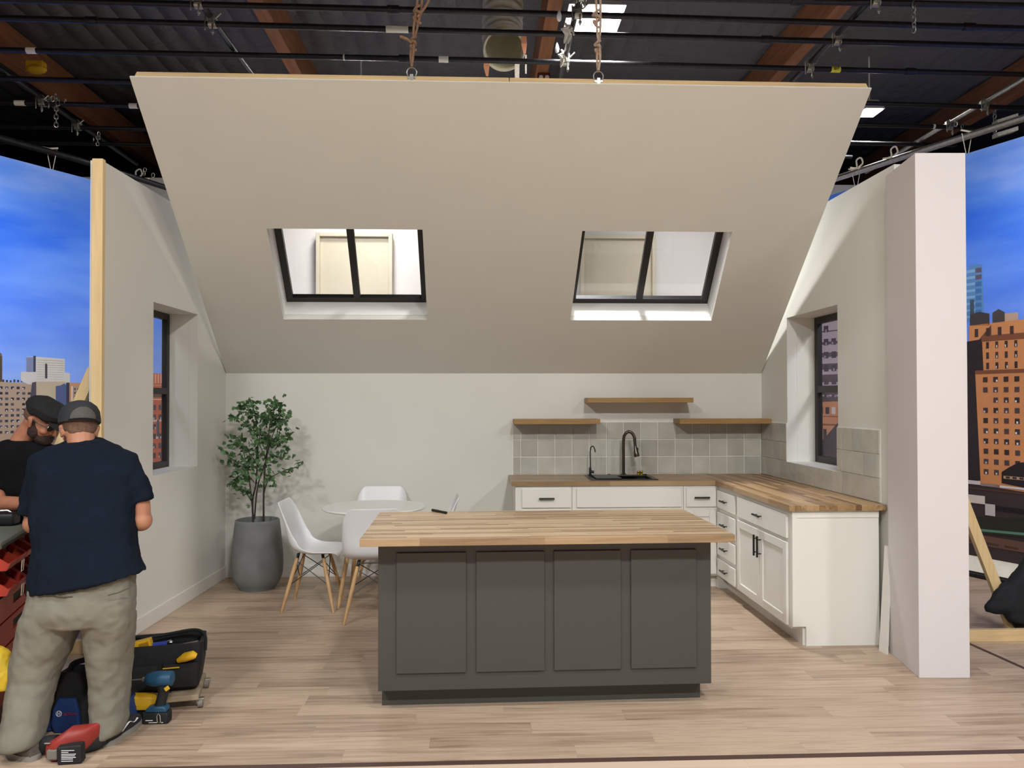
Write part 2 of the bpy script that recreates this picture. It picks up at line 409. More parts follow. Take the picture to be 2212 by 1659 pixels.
# sloped wall panel with two roof windows
SV = V((0, -2.458, 1.6875)).normalized(); SN = V((0, SV.z, -SV.y)); SO = V((0, YB, ZK)); SLEN = V((0, 2.458, 1.6875)).length
def SL(u, v, w=0): return SO+V((u, 0, 0))+SV*v+SN*w
def sl_uv(px, py, w=0):
    d = ray(px, py); p0 = SO+SN*w; t = (p0-CO).dot(SN)/d.dot(SN); P = CO+d*t; return P.x, (P-SO).dot(SV)
def edgeL(v): return XL+.004+( -2.0907-XL)*v/SLEN
def edgeR(v): return XR-.004+(2.4474-XR)*v/SLEN
HL = (-1.625, -.421, .757, 1.770); HR = (.764, 1.93, .746, 1.764)   # u0,u1,v0,v1 nominal
def slope_quad(mb, u00, u01, u10, u11, v0, v1, w0, w1):  # left/right u at v0, left/right u at v1
    mb.hexa([SL(u00, v0, w0), SL(u01, v0, w0), SL(u11, v1, w0), SL(u10, v1, w0)], [SL(u00, v0, w1), SL(u01, v0, w1), SL(u11, v1, w1), SL(u10, v1, w1)])
# holes: trapezoids measured at bottom/top
hl0 = (-1.622, -.431); hl1 = (-1.540, -.412); hr0 = (.771, 1.975); hr1 = (.764, 1.885)
va, vb = .756, 1.770
mb = MB(); T0, T1 = 0, .05
slope_quad(mb, edgeL(0), edgeR(0), edgeL(va), edgeR(va), 0, va, T0, T1)
slope_quad(mb, edgeL(vb), edgeR(vb), edgeL(SLEN-.035), edgeR(SLEN-.035), vb, SLEN-.035, T0, T1)
slope_quad(mb, edgeL(SLEN-.035), edgeR(SLEN-.035), edgeL(SLEN), edgeR(SLEN), SLEN-.035, SLEN, 0, .010)
slope_quad(mb, edgeL(va), hl0[0], edgeL(vb), hl1[0], va, vb, T0, T1)
slope_quad(mb, hl0[1], hr0[0], hl1[1], hr1[0], va, vb, T0, T1)
slope_quad(mb, hr0[1], edgeR(va), hr1[1], edgeR(vb), va, vb, T0, T1)
ws = struct(mb.build('wall_sloped', M['paint']))
um = sl_uv(1102, 180)[0]
for nm, ua, ub in (('a', edgeL(SLEN), um-.002), ('b', um+.002, edgeR(SLEN))):
    mb = MB(); slope_quad(mb, ua, ub, ua+(.03 if nm == 'a' else 0), ub-(.02 if nm == 'b' else 0), SLEN-.035, SLEN+.001, .0102, .054); mb.build('top_plate', M['pinex'], ws, bevel=.003)
def skylight(idx, q0, q1):
    t = thing('window_%d' % idx, None, None, SL((q0[0]+q0[1])/2, va, .05), 0, kind='structure')
    mb = MB(); e = .018; w0, w1 = .052, .235
    slope_quad(mb, q0[0]-e, q0[0], q1[0]-e, q1[0], va-e, vb+e, w0, w1)
    slope_quad(mb, q0[1], q0[1]+e, q1[1], q1[1]+e, va-e, vb+e, w0, w1)
    slope_quad(mb, q0[0], q0[1], q0[0], q0[1], va-e, va, w0, w1)
    slope_quad(mb, q1[0], q1[1], q1[0], q1[1], vb, vb+e, w0, w1)
    mb.build('window_reveal', M['reveal_lit'], t)
    mb = MB(); w0, w1 = .19, .234; bw = .055
    slope_quad(mb, q0[0], q0[0]+bw, q1[0], q1[0]+bw, va, vb, w0, w1); slope_quad(mb, q0[1]-bw, q0[1], q1[1]-bw, q1[1], va, vb, w0, w1)
    slope_quad(mb, q0[0]+bw, q0[1]-bw, q0[0]+bw, q0[1]-bw, va, va+bw, w0, w1); slope_quad(mb, q1[0]+bw, q1[1]-bw, q1[0]+bw, q1[1]-bw, vb-bw, vb, w0, w1)
    m0 = (q0[0]+q0[1])/2; m1 = (q1[0]+q1[1])/2
    slope_quad(mb, m0-bw/2, m0+bw/2, m1-bw/2, m1+bw/2, va+bw, vb-bw, w0, w1)
    mb.build('window_frame', M['blackframe'], t, bevel=.003)
    for (a0, b0, a1, b1) in ((q0[0]+bw, m0-bw/2, q1[0]+bw, m1-bw/2), (m0+bw/2, q0[1]-bw, m1+bw/2, q1[1]-bw)):
        mb = MB(); slope_quad(mb, a0, b0, a1, b1, va+bw, vb-bw, .210, .213); mb.build('pane', M['glass'], t)
skylight(3, hl0, hl1); skylight(4, hr0, hr1)

# baseboards
BH = .105
mb = MB(); mb.box((XL+.002, YB-.014, 0), (.32, YB, BH)); struct(mb.build('baseboard_back', M['trimwhite'], bevel=.003))
mb = MB(); y0, y1 = 5.017, YB-.014
mb.hexa([(xl(y0), y0, 0), (xl(y0)+.014, y0, 0), (xl(y1)+.014, y1, 0), (xl(y1), y1, 0)], [(xl(y0), y0, BH), (xl(y0)+.014, y0, BH), (xl(y1)+.014, y1, BH), (xl(y1), y1, BH)])
struct(mb.build('baseboard_left', M['trimwhite'], bevel=.003))
# column at the right
c0 = (2.5193, 4.4327); c1 = (2.8108, 4.4205); c2 = (2.5923, 4.9024); c3 = (2.884, 4.890)
mb = MB(); mb.hexa([c+(0,) for c in (c0, c1, c3, c2)], [c+(3.022,) for c in (c0, c1, c3, c2)])
tag(mb.build('column', M['paint_bright'], bevel=.003), 'tall square white column standing at the right end of the set', 'column')

# warehouse: far wall, side walls, roof
mb = MB(); mb.box((-8.9, 10.6, 0), (8.9, 10.75, atY(260, 381, 10.6).z)); struct(mb.build('wall_far', M['whitewall']))
zt = atY(260, 381, 10.6).z
mb = MB(); mb.box((-8.9, 15.9, 0), (8.9, 16, 5.7)); struct(mb.build('wall_far_upper', M['darkwall']))
mb = MB(); mb.box((-9, -4, 0), (-8.9, 16, 5.7)); struct(mb.build('wall_warehouse_left', M['darkwall']))
mb = MB(); mb.box((8.9, -4, 0), (9, 16, 5.7)); struct(mb.build('wall_warehouse_right', M['darkwall']))
mb = MB(); vs = []; fs = []; NX, NY = 300, 80
for i in range(NX+1):
    for j in range(NY+1):
        x = -9+18*i/NX; y = -4+20*j/NY; ph = (x/.24+.25*mnoise.noise(V((x*.3, y*.5, 0)))) % 1.0
        z = 5.70-.045*math.sqrt(max(0, 1-(2*ph-1)**2))-.02*mnoise.noise(V((x*2.1, y*1.2, 3)))
        if int(y/1.22) != int((y-.246)/1.22): z += .012
        vs.append((x, y, z))
for i in range(NX):
    for j in range(NY): a = i*(NY+1)+j; fs.append((a, a+1, a+NY+2, a+NY+1))
mb.add(vs, fs); struct(mb.build('ceiling', M['quilt'], None, True))
# ================================================================== WAREHOUSE RIG
zp = 4.6; PR = .024
# timber beams
for i, x in enumerate((-5.13, -2.06, .71, 3.42, 6.52)):
    mb = MB(); mb.box((x-.07, -3.5, 5.28), (x+.07, 15.88, 5.66))
    tag(mb.build('roof_beam', M['beam'], bevel=.006), 'weathered brown timber roof beam, %s from the left' % ORD[i], 'beam', 'timber roof beams')
# long pipes across
rows = [(4.82, 4.80, 4.80), (5.80, 5.80, 5.80), (6.0, 6.055, 6.16), (6.29, 6.385, 6.47), (6.877, 6.92, 7.02), (7.49, 7.62, 7.80), (8.11, 8.24, 8.40), (8.81, 8.89, 8.99), (9.346, 9.42, 9.50)]
def rowy(r, x): a, b, c = r; return b+(b-a)*x/4.3 if x < 0 else b+(c-b)*x/4.6
for i, r in enumerate(rows):
    mb = MB(); x1 = 6.6 if i < 5 else 5.62 if i < 8 else 4.6
    P = [(x, rowy(r, x), zp) for x in (-6.6, -4.3, -2.2, 0, 2.2, min(4.6, x1), x1)] if x1 > 4.6 else [(x, rowy(r, x), zp) for x in (-6.6, -4.3, -2.2, 0, 2.2, 4.6)]
    t = thing('grid_pipe', 'black iron grid pipe running across the set, %s row back from the camera' % ORD[i], 'pipe', P[3], 0, 'black iron grid pipes running across')
    mb.tube(P, PR, 12); mb.build('pipe_shaft', M['steelblack'], t, True)
    for x in ((-3.1, 2.35) if i % 2 else (-.7, 3.9)):
        y = rowy(r, x); y2 = rowy(r, x+.09); mb = MB(); mb.cyl((x, y, zp), (x+.09, y2, zp), PR+.008, seg=12); mb.build('coupling', M['steelblack'], t, True, bevel=.002)
# cross pipes
cross = [(-4.40, 7.1), (-2.12, 5.2), (.775, 5.0), (3.0, 5.0), (5.18, 6.5)]
for i, (x, y0) in enumerate(cross):
    mb = MB(); mb.tube([(x-.02, y0, zp+.05), (x, 7.4, zp+.05), (x, 10.3, zp+.05)], PR, 12)
    tag(mb.build('cross_pipe', M['steel' if i in (4,) else 'steelblack'], None, True), 'iron cross pipe running away from the camera above the grid, %s from the left' % ORD[i], 'pipe', 'iron cross pipes running front to back')
# couplers where they meet
def clamp_mb(x, y, s=1):
    mb = MB()
    mb.cyl((x-.03*s, y, zp), (x+.03*s, y, zp), PR+.01, seg=10)
    mb.cyl((x, y-.03, zp+.05), (x, y+.03, zp+.05), PR+.01, seg=10)
    mb.box((x-.022, y-.045, zp-.01), (x+.022, y-.022, zp+.07)); mb.box((x-.045, y-.02, zp+.0), (x-.022, y+.02, zp+.06))
    mb.cyl((x+.01, y-.035, zp-.1), (x+.01, y-.035, zp+.03), .007, seg=8); mb.cyl((x+.01, y-.035, zp-.085), (x+.01, y-.035, zp-.062), .014, seg=6)
    mb.cyl((x-.05, y-.03, zp-.06), (x-.05, y-.03, zp+.06), .006, seg=8); mb.cyl((x+.03, y-.03, zp+.03), (x+.075, y-.03, zp+.075), .007, seg=8)
    return mb
for j, (x, y0) in enumerate(cross):
    for i, r in enumerate(rows):
        y = rowy(r, x)
        if y < max(y0+.05, 5.7) or (i+j) % 3 == 2: continue
        if abs(y) > 9.4 and x > 4.6: continue
        tag(clamp_mb(x, y).build('pipe_clamp', M['steel'], None, True, bevel=.0015), 'steel clamp joining the %s grid pipe row to the %s cross pipe from the left' % (ORD[i], ORD[j]), 'clamp', 'steel pipe clamps on the grid')
# chains
def link(mb, p, a, s=.022):
    p = V(p); pts = []
    for k in range(14):
        t = 2*PI*k/14; u = math.cos(t)*s*.62; w = math.sin(t)*s
        pts.append(p+V((u*math.cos(a), u*math.sin(a), w)))
    mb.tube(pts, s*.17, 6, closed=True)
def chain(p, n, s=.028, label='', extra=0):
    mb = MB(); p = V(p)
    for k in range(n): link(mb, p-V((0, 0, k*s*1.45)), (k % 2)*PI/2+.4, s)
    for k in range(extra):
        random.seed(k*7+n); link(mb, p+V((random.uniform(-.09, .09), random.uniform(-.02, .03), random.uniform(-.06, .05))), random.uniform(0, PI), s)
    o = mb.build('chain', M['steel'], None, True); return tag(o, label, 'chain', 'loose steel chains on the pipes')
p = atY(123, 215, 8.1); chain(p, 7, .028, 'steel chain bunched on the left grid and hanging in six links', 9)
p = atY(92, 210, 8.1); chain(p, 2, .03, 'short chain loop left of the bunched chain on the left grid')
p = atY(1976, 12, 5.78); chain(p, 6, .026, 'steel chain hanging from the foremost pipe at the upper right')
p = atY(2150, 230, 7.85); chain(p, 9, .026, 'steel chain hanging at the far right beside the backdrop rail')
p = atY(212, 295, 8.9); chain(p, 3, .024, 'pair of short chain loops over the left wall stud', 3)
p = atY(2067, 262, 8.3); chain(p, 2, .026, 'chain loop on the right cross pipe above the column', 2)
p = atY(314, 365, 9.3); chain(p, 2, .026, 'chain loop in the dark gap between the left wall and the sloped panel', 2)
# white ties on the grid near the third cross pipe
for (u, v, y, k) in ((1222, 70, 6.0, 0), (1230, 72, 6.38, 1), (1214, 125, 6.9, 2)):
    p = atY(u, v, y-.04); mb = MB(); random.seed(k)
    mb.tube(spline([p+V((.0, 0, .07)), p+V((.02, -.01, .035)), p+V((-.012, -.02, .012)), p+V((.012, -.01, -.02)), p+V((.0, 0, -.065)), p+V((-.006, 0, -.085))]), [.008, .014, .012, .016, .011, .004], 8)
    mb.tube(spline([p+V((-.025, 0, .025)), p+V((.0, -.02, .008)), p+V((.03, 0, .02)), p+V((.045, 0, -.015))]), .008, 8)
    tag(mb.build('rag_tie', M['ropew'], None, True), ['pale knotted rag tied where the third cross pipe meets the second visible pipe', 'pale knotted rag tied beside the bright lamp', 'pale knotted rag on the lowest pipe above the panel top'][k], 'rag', 'pale rags knotted on the grid')
for (u, v, y, k) in ((1205, 105, 6.9, 0), (1210, 35, 6.0, 1)):
    p = atY(u, v, y); mb = MB(); mb.lathe([(.004, .05), (.012, .03), (.02, .0), (.016, -.03), (.006, -.04)], p, 12)
    tag(mb.build('safety_bulb', M['whiteink'], None, True), ['small white pear-shaped pull hanging by the lowest centre pipe', 'small white pear-shaped pull hanging beside the bright lamp'][k], 'cord pull')
# stickers and tags on pipes
def sticker(u, v, y, w, h, m_, lab, name='pipe_label', cat='label', txt=None):
    p = atZ(u, v, zp); p.y = rowy(rows[y], p.x); p.x = atY(u, v, p.y).x; sl = rowy(rows[y], p.x+.5)-rowy(rows[y], p.x-.5)
    mb = MB(); mb.tube([p-V((w/2, sl*w/2, 0)), p+V((w/2, sl*w/2, 0))], PR+.003, 14)
    o = mb.build(name, m_, None, True); tag(o, lab, cat)
    if txt: text(txt, .045, Matrix.Translation(p+V((0, -PR-.004, 0))) @ Matrix.Rotation(PI/2, 4, 'X'), M['blackink'], o)
sticker(1806, 151, 4, .085, .05, M['tagyellow'], 'yellow numbered tag on the grid pipe above the right half of the panel', txt='#7')
sticker(960, 126, 4, .085, .05, M['label'], 'cream sticker wrapped on the pipe right of the left rope')
sticker(745, 119, 4, .012, .05, M['label'], 'thin white band on the pipe left of the rope')
sticker(860, 58, 3, .18, .05, M['label'], 'long cream tape on the pipe beside the left rope')
sticker(70, 109, 4, .08, .05, M['label'], 'white sticker on the pipe over the left timber beam')
sticker(45, 220, 6, .1, .05, M['label'], 'pale sticker near the left frame edge on the grid pipe')
sticker(290, 223, 6, .08, .05, M['label'], 'pale sticker on the grid pipe touching the panel edge')
sticker(2018, 264, 6, .02, .05, M['label'], 'narrow white band on the pipe behind the right lamp')
# ropes lifting the sloped panel
def rope(u, v, lab, mt, bends, y=4.80):
    base = atY(u, v, y); top = V((base.x+bends[-1], y, zp))
    t = thing('hoist_rope', lab, 'rope', base)
    def strand(pts, r, nm='strand'):
        mb = MB(); P = spline(pts, 10); mb.tube(P, r, 8); return mb.build(nm, mt, t, True)
    a = V((0, 0, 0))
    H = zp-base.z
    strand([base+V((.0, -.01, .05)), base+V((.012, 0, .16)), base+V((bends[0], 0, .3)), base+V((bends[1], 0, .48)), base+V((bends[1]-.015, 0, .75)), top+V((0, 0, .03))], .0075)
    strand([base+V((.0, .01, .05)), base+V((-.006, .01, .16)), base+V((bends[0]+.02, .012, .3)), base+V((bends[1]+.028, .01, .48)), base+V((bends[1]+.02, .01, .75)), top+V((.03, 0, .03))], .0075)
    for k, (x, z, s) in enumerate(((bends[0]*.7, .2, .85), (bends[1]*.9, .38, 1.1))):
        pts = []
        for q in range(26):
            a_ = q/25*4.2*PI; pts.append(base+V((x+math.cos(a_)*.018*s, math.sin(a_*1.5)*.016*s, z-.05*s+.1*s*q/25)))
        mb = MB(); mb.tube(pts, .0085, 8); mb.build('knot', mt, t, True)
    if bends[2]:
        mb = MB(); mb.tube(spline([base+V((0, 0, .2)), base+V((-.03, -.01, .22)), base+V((-.07, -.01, .235))]), .009, 8); mb.build('loose_end', mt, t, True)
        mb = MB(); mb.tube(spline([base+V((bends[1], 0, .36)), base+V((bends[1]+.06, -.01, .44)), base+V((bends[1]+.1, -.01, .55))]), .008, 8); mb.build('loose_end', mt, t, True)
    # ring and bracket on the panel plate
    r = thing('hanging_ring', 'steel ring and bracket screwed to the panel top under the %s' % ('brown rope' if bends[2] else 'pale rope'), 'ring', base)
    pts = [base+V((math.cos(2*PI*k/20)*.03, 0, .02+math.sin(2*PI*k/20)*.03)) for k in range(20)]
    mb = MB(); mb.tube(pts, .0035, 8, closed=True); mb.build('ring', M['steel'], r, True)
    mb = MB(); mb.box(base+V((-.028, -.012, -.03)), base+V((.028, .012, -.008))); mb.box(base+V((-.01, -.018, -.034)), base+V((.01, -.008, .004)))
    mb.cyl(base+V((-.02, -.02, -.02)), base+V((-.02, .0, -.02)), .006, seg=8); mb.cyl(base+V((.02, -.02, -.02)), base+V((.02, .0, -.02)), .006, seg=8)
    mb.build('bracket', M['steel'], r, bevel=.002)
rope(891, 163, 'brown knotted hemp rope holding the left half of the sloped panel', M['rope'], (.012, .035, 1, .03))
M['ropep'] = mat('pale_brown_rope', 'b49a84', .85, var=.2, scale=60, bump=.5, bscale=300)
rope(1294, 172, 'paler twisted rope holding the right half of the sloped panel', M['ropep'], (-.006, -.012, 0, -.015))
# flexible ventilation duct
D = V((.24, 7.5, 0))
t = thing('ventilation_duct', 'pale flexible ventilation duct with an open ribbed mouth hanging from the roof', 'duct', (D.x, D.y, 4.78))
cp = spline([(D.x, 7.78, 5.62), (D.x, 7.72, 5.42), (D.x-.01, 7.66, 5.22), (D.x, 7.58, 5.05), (D.x+.005, 7.48, 4.94)], 10)
mb = MB(); n = len(cp); mb.tube(cp, [.195+.008*math.sin(i*1.3) for i in range(n)], 36, cap=False); mb.build('hose', M['tan'], t, True)
mb = MB(); mb.tube([c+V((0, 0, 0)) for c in cp], [.188-.006*abs(math.sin(i*PI/2)) for i in range(n)], 36, cap=False); mb.build('lining', M['ductin'], t, True)
dd = (cp[-1]-cp[-4]).normalized(); ax, ay = ortho(dd)
mb = MB()
for q in range(9):
    c = cp[-1]-dd*(.005+q*.03); mb.tube([c+(ax*math.cos(2*PI*k/30)+ay*math.sin(2*PI*k/30))*(.186 if q else .196) for k in range(30)], .004 if q else .008, 6, closed=True)
mb.build('wire_ribs', M['tan'], t, True)
c = cp[-1]
mb = MB(); mb.box(c+V((-.03, -.10, .10)), c+V((.02, -.09, .19))); mb.build('tape_tab', M['yellowcloth'], t)
for sx, dz, mt in ((-.17, -.2, 'peach'), (.185, .02, 'peach')):
    mb = MB(); p = c+V((sx, -.1, dz)); mb.rings([[p+V((-.02, 0, .08)), p+V((.02, 0, .08)), p+V((.02, .006, .08)), p+V((-.02, .006, .08))], [p+V((-.03, -.01, 0)), p+V((.025, -.01, 0)), p+V((.025, 0, 0)), p+V((-.03, 0, 0))], [p+V((-.005, 0, -.09)), p+V((.015, 0, -.09)), p+V((.015, .006, -.09)), p+V((-.005, .006, -.09))]]); mb.build('loose_tape', M[mt], t)
mb = MB(); p = c+V((.115, -.1, -.16)); mb.hexa([p+V((-.02, 0, -.28)), p+V((.02, 0, -.28)), p+V((.02, .006, -.28)), p+V((-.02, .006, -.28))], [p+V((-.02, 0, .02)), p+V((.025, 0, .02)), p+V((.025, .006, .02)), p+V((-.02, .006, .02))]); mb.build('fabric_strap', M['ropew'], t)
mb = MB(); p = c+V((.2, -.1, -.1)); mb.hexa([p+V((-.008, 0, -.16)), p+V((.008, 0, -.16)), p+V((.008, .006, -.16)), p+V((-.008, .006, -.16))], [p+V((-.008, 0, .02)), p+V((.008, 0, .02)), p+V((.008, .006, .02)), p+V((-.008, .006, .02))]); mb.build('fabric_strap', M['ropew'], t)
# red outlet box on the middle beam
p = atZ(1176, 163, 5.27); t = thing('outlet_box', 'red electrical box with two pale sockets under the middle roof beam', 'outlet', p)
mb = MB(); mb.box(p+V((-.07, -.05, -.03)), p+V((.07, .05, .012))); mb.box(p+V((-.07, -.055, -.09)), p+V((.07, -.02, -.0))); mb.build('box_body', M['redd'], t, bevel=.004)
for s in (-1, 1):
    mb = MB(); q = p+V((s*.034, -.056, -.045)); mb.cyl(q+V((0, .004, 0)), q-V((0, .004, 0)), .024, seg=16); mb.build('socket', M['label'], t, True)
p = atZ(80, 147, 5.2); mb = MB(); mb.ell(p, (.11, .07, .05)); mb.box(p+V((-.09, -.05, 0)), p+V((.09, .05, .08)))
tag(mb.build('junction_cover', M['yellow'], None, bevel=.01), 'yellow rounded box fixed under the left timber beam', 'box')

# high bay lamps
M['lamp'] = emit_mat('glowing_lamp_lens', (1, .985, .95, 1), 28)
def highbay(x, y, z, lab, g='high bay lamps under the roof', power=260, sx=.34, sy=.42, rot=0, spread=180):
    t = thing('high_bay_lamp', lab, 'lamp', (x, y, z), rot, g)
    T_ = ROOTM[t]
    mb = MB(); mb.T = T_
    mb.hexa([(-sx/2, -sy/2, 0), (sx/2, -sy/2, 0), (sx/2, sy/2, 0), (-sx/2, sy/2, 0)], [(-sx/4, -sy/3, .12), (sx/4, -sy/3, .12), (sx/4, sy/3, .12), (-sx/4, sy/3, .12)])
    mb.cyl((0, 0, .1), (0, 0, 5.7-z), .01, seg=8); mb.build('lamp_housing', M['trimwhite'], t, bevel=.004)
    mb = MB(); mb.T = T_; mb.box((-sx/2+.02, -sy/2+.02, -.012), (sx/2-.02, sy/2-.02, -.001)); mb.build('lamp_lens', M['lamp'], t)
    ld = bpy.data.lights.new('lamp_light', 'AREA'); ld.shape = 'RECTANGLE'; ld.size = sx; ld.size_y = sy; ld.energy = power; ld.spread = R(spread); ld.color = (1, .998, .985)
    lo = bpy.data.objects.new('lamp_light', ld); C.objects.link(lo); lo.location = (x, y, z-.03); return t
P1 = dict(power=240)
highbay(1.02, 6.95, 4.98, 'glaring high bay lamp above the panel top right of centre', power=72, sx=.5, sy=.6, spread=100)
highbay(4.62, 9.09, 5.0, 'white high bay lamp seen past the right edge of the sloped panel', power=40, sx=.24, sy=.28, spread=110)

def extra_flood(x, y, z, tx, ty, tz, lab, power):  # lamps added out of sight to brighten the backdrops and far wall
    p = V((x, y, z)); d = (V((tx, ty, tz))-p).normalized(); q = d.to_track_quat('-Z', 'Y'); m_ = Matrix.Translation(p) @ q.to_matrix().to_4x4()
    t = thing('added_flood', lab, 'lamp', p, 0, 'added unseen flood lights'); mb = MB(); mb.T = m_
    mb.box((-.4, -.15, .01), (.4, .15, .14)); mb.build('lamp_housing', M['black'], t, bevel=.005)
    mb = MB(); mb.cyl((p.x, p.y, p.z+.05), (p.x, p.y, 4.62), .012, seg=8); mb.build('hanger', M['steelblack'], t)
    ld = bpy.data.lights.new('added_flood_light', 'AREA'); ld.shape = 'RECTANGLE'; ld.size = .8; ld.size_y = .3; ld.energy = power; ld.spread = R(95); ld.color = (.97, .99, 1)
    lo = bpy.data.objects.new('added_flood_light', ld); C.objects.link(lo); lo.matrix_world = m_
extra_flood(-3.95, 5.1, 4.15, -4.5, 7.9, 2.0, 'added unseen flood light aimed at the left backdrop', 30)
extra_flood(4.7, 4.6, 4.15, 4.6, 7.6, 2.0, 'added unseen flood light aimed at the right backdrop', 26)
extra_flood(-1.2, 8.5, 4.4, -1.6, 10.6, 3.0, 'added unseen flood light aimed at the white wall behind the left roof window', 15)
extra_flood(2.6, 8.55, 4.4, 2.9, 10.6, 3.0, 'added unseen flood light aimed at the white wall behind the right roof window', 10)
# rails and ties of the backdrops
def tube_thing(name, pts, r, m_, lab, cat, group=None, n=8):
    mb = MB(); mb.tube(spline(pts, n), r, 14); return tag(mb.build(name, m_, None, True), lab, cat, group)
tube_thing('backdrop_rail', [atZ(-320, 205, 4.15), atZ(0, 295, 4.15), atZ(195, 350, 4.15), atZ(355, 402, 4.15), atZ(430, 424, 4.15)], .032, M['steelblack'], 'dark steel rail carrying the left city backdrop', 'rail')
tube_thing('backdrop_rail', [atZ(2500, 165, 4.15), atZ(2212, 258, 4.15), atZ(2000, 325, 4.15), atZ(1815, 385, 4.15), atZ(1760, 402, 4.15)], .034, M['steel'], 'pale steel rail carrying the right city backdrop', 'rail')
def vtie(u, v0, v1, z0, lab):
    p = atZ(u, v0, z0); q = V((p.x, p.y, 3.93))
    mb = MB(); s = .05
    mb.tube([p+V((-s, 0, .03)), q], .004, 6); mb.tube([p+V((s, 0, .03)), q+V((.004, 0, 0))], .004, 6)
    mb.tube([p+V((-s*1.6, -.03, .05)), p+V((0, -.045, .03)), p+V((s*1.6, -.03, .04))], .009, 6); mb.ell(q, (.012, .012, .012), None, 8, 6)
    tag(mb.build('backdrop_tie', M['ropew'], None, True), lab, 'tie', 'cord ties hanging the backdrops')
vtie(113, 328, 365, 4.15, 'white V shaped tie hanging the left backdrop'); vtie(2090, 297, 336, 4.15, 'white V shaped tie over the column right edge'); vtie(1850, 375, 410, 4.15, 'white V shaped tie in the gap beside the sloped panel')
for (u, v, lab) in ((1857, 358, 'white cord bow tied on the right rail near the panel edge'), (1932, 335, 'white cord bow tied where rail and cross pipe meet'), (300, 378, 'white cord loop over the rail behind the left wall')):
    p = atZ(u, v+8, 4.17); mb = MB()
    mb.tube(spline([p+V((-.12, 0, -.01)), p+V((-.03, 0, .01)), p+V((-.03, 0, .09)), p+V((.02, 0, .12)), p+V((.04, 0, .06)), p+V((-.01, 0, .0)), p+V((.12, 0, .015))]), .009, 8)
    tag(mb.build('cord_bow', M['ropew'], None, True), lab, 'cord', 'white cord bows on the rails')
p = atZ(2150, 280, 4.15); q = atZ(2195, 266, 4.15); mb = MB(); d = (q-p)
for dz in (.05, -.07): mb.hexa([p+V((0, -.04, dz-.02)), q+V((0, -.04, dz-.02)), q+V((.0, .04, dz-.02)), p+V((0, .04, dz-.02))], [p+V((0, -.04, dz+.02)), q+V((0, -.04, dz+.02)), q+V((0, .04, dz+.02)), p+V((0, .04, dz+.02))])
tag(mb.build('rail_splice', M['steel'], None, bevel=.003), 'perforated steel splice plates clamped on the right rail', 'bracket')

# ================================================================== BACKDROPS (printed sheets)
def lc(h, k=1): c = lin(h); return (c[0]*k, c[1]*k, c[2]*k, 1)
class Sheet:
    """A flat printed sheet standing in a vertical plane; the print is laid down in measured outline, layer over layer."""
    def __init__(s, a, b):
        s.a = V((a.x, a.y, 0)); d = V((b.x-a.x, b.y-a.y, 0)); s.d = d.normalized(); s.n = V((-s.d.y, s.d.x, 0))
        if s.n.dot(V((0, 0, 0))-s.a) < 0: s.n = -s.n
        s.mb = MB(); s.k = 0
    def P(s, u, v): 
        r = ray(u, v); t = (s.a-CO).dot(s.n)/r.dot(s.n); return CO+r*t
    def uz(s, u, v): p = s.P(u, v); return (p-s.a).dot(s.d), p.z
    def pt(s, t, z, k): return s.a+s.d*t+V((0, 0, z))+s.n*(k*.0004)
    def poly(s, pts, col, layer):
        s.mb.col = col; s.mb.add([s.pt(*s.uz(u, v), layer) for u, v in pts], [list(range(len(pts)))])
    def rect(s, u0, v0, u1, v1, col, layer):  # drawn upright on the sheet itself
        t0, z0 = s.uz(u0, v0); t1, z1 = s.uz(u1, v1); s.mb.col = col
        s.mb.add([s.pt(t0, z0, layer), s.pt(t1, z0, layer), s.pt(t1, z1, layer), s.pt(t0, z1, layer)], [(0, 1, 2, 3)])
    def windows(s, u0, v0, u1, v1, nx, ny, fw, fh, cols, layer, jit=0, lite=None):
        t0, z0 = s.uz(u0, v0); t1, z1 = s.uz(u1, v1)
        for i in range(nx):
            for j in range(ny):
                if random.random() < jit: continue
                ct = t0+(t1-t0)*(i+.5)/nx; cz = z0+(z1-z0)*(j+.5)/ny; w = (t1-t0)/nx*fw/2; h = (z1-z0)/ny*fh/2
                s.mb.col = random.choice(cols)
                s.mb.add([s.pt(ct-w, cz-h, layer), s.pt(ct+w, cz-h, layer), s.pt(ct+w, cz+h, layer), s.pt(ct-w, cz+h, layer)], [(0, 1, 2, 3)])
                if lite and random.random() < .5:
                    s.mb.col = random.choice(lite); k = random.choice((-.5, 0, .5))*w
                    s.mb.add([s.pt(ct+k-w*.35, cz-abs(h)*.9, layer+1), s.pt(ct+k+w*.35, cz-abs(h)*.9, layer+1), s.pt(ct+k+w*.35, cz-abs(h)*.1, layer+1), s.pt(ct+k-w*.35, cz-abs(h)*.1, layer+1)], [(0, 1, 2, 3)])
# printed sky
m, nt, b = newmat('printed_blue_sky'); sv(b, Roughness=.75); b.inputs['Specular IOR Level'].default_value = .25
tc = N(nt, 'ShaderNodeTexCoord'); mp = N(nt, 'ShaderNodeMapping'); mp.inputs['Scale'].default_value = (.45, .45, 1.7); mp.inputs['Rotation'].default_value = (0, R(12), 0)
nt.links.new(tc.outputs['Object'], mp.inputs[0])
nz = N(nt, 'ShaderNodeTexNoise'); sv(nz, Scale=.85, Detail=5.0, Roughness=.5); nt.links.new(mp.outputs[0], nz.inputs['Vector'])
rp = N(nt, 'ShaderNodeValToRGB'); e = rp.color_ramp.elements; e[0].position = .40; e[1].position = .72
e[0].color = lin('2f6ae0'); e[1].color = lin('9db4f0'); k = e.new(.55); k.color = lin('5c8ce8')
nt.links.new(nz.outputs['Fac'], rp.inputs[0])
sp = N(nt, 'ShaderNodeSeparateXYZ'); nt.links.new(tc.outputs['Object'], sp.inputs[0])
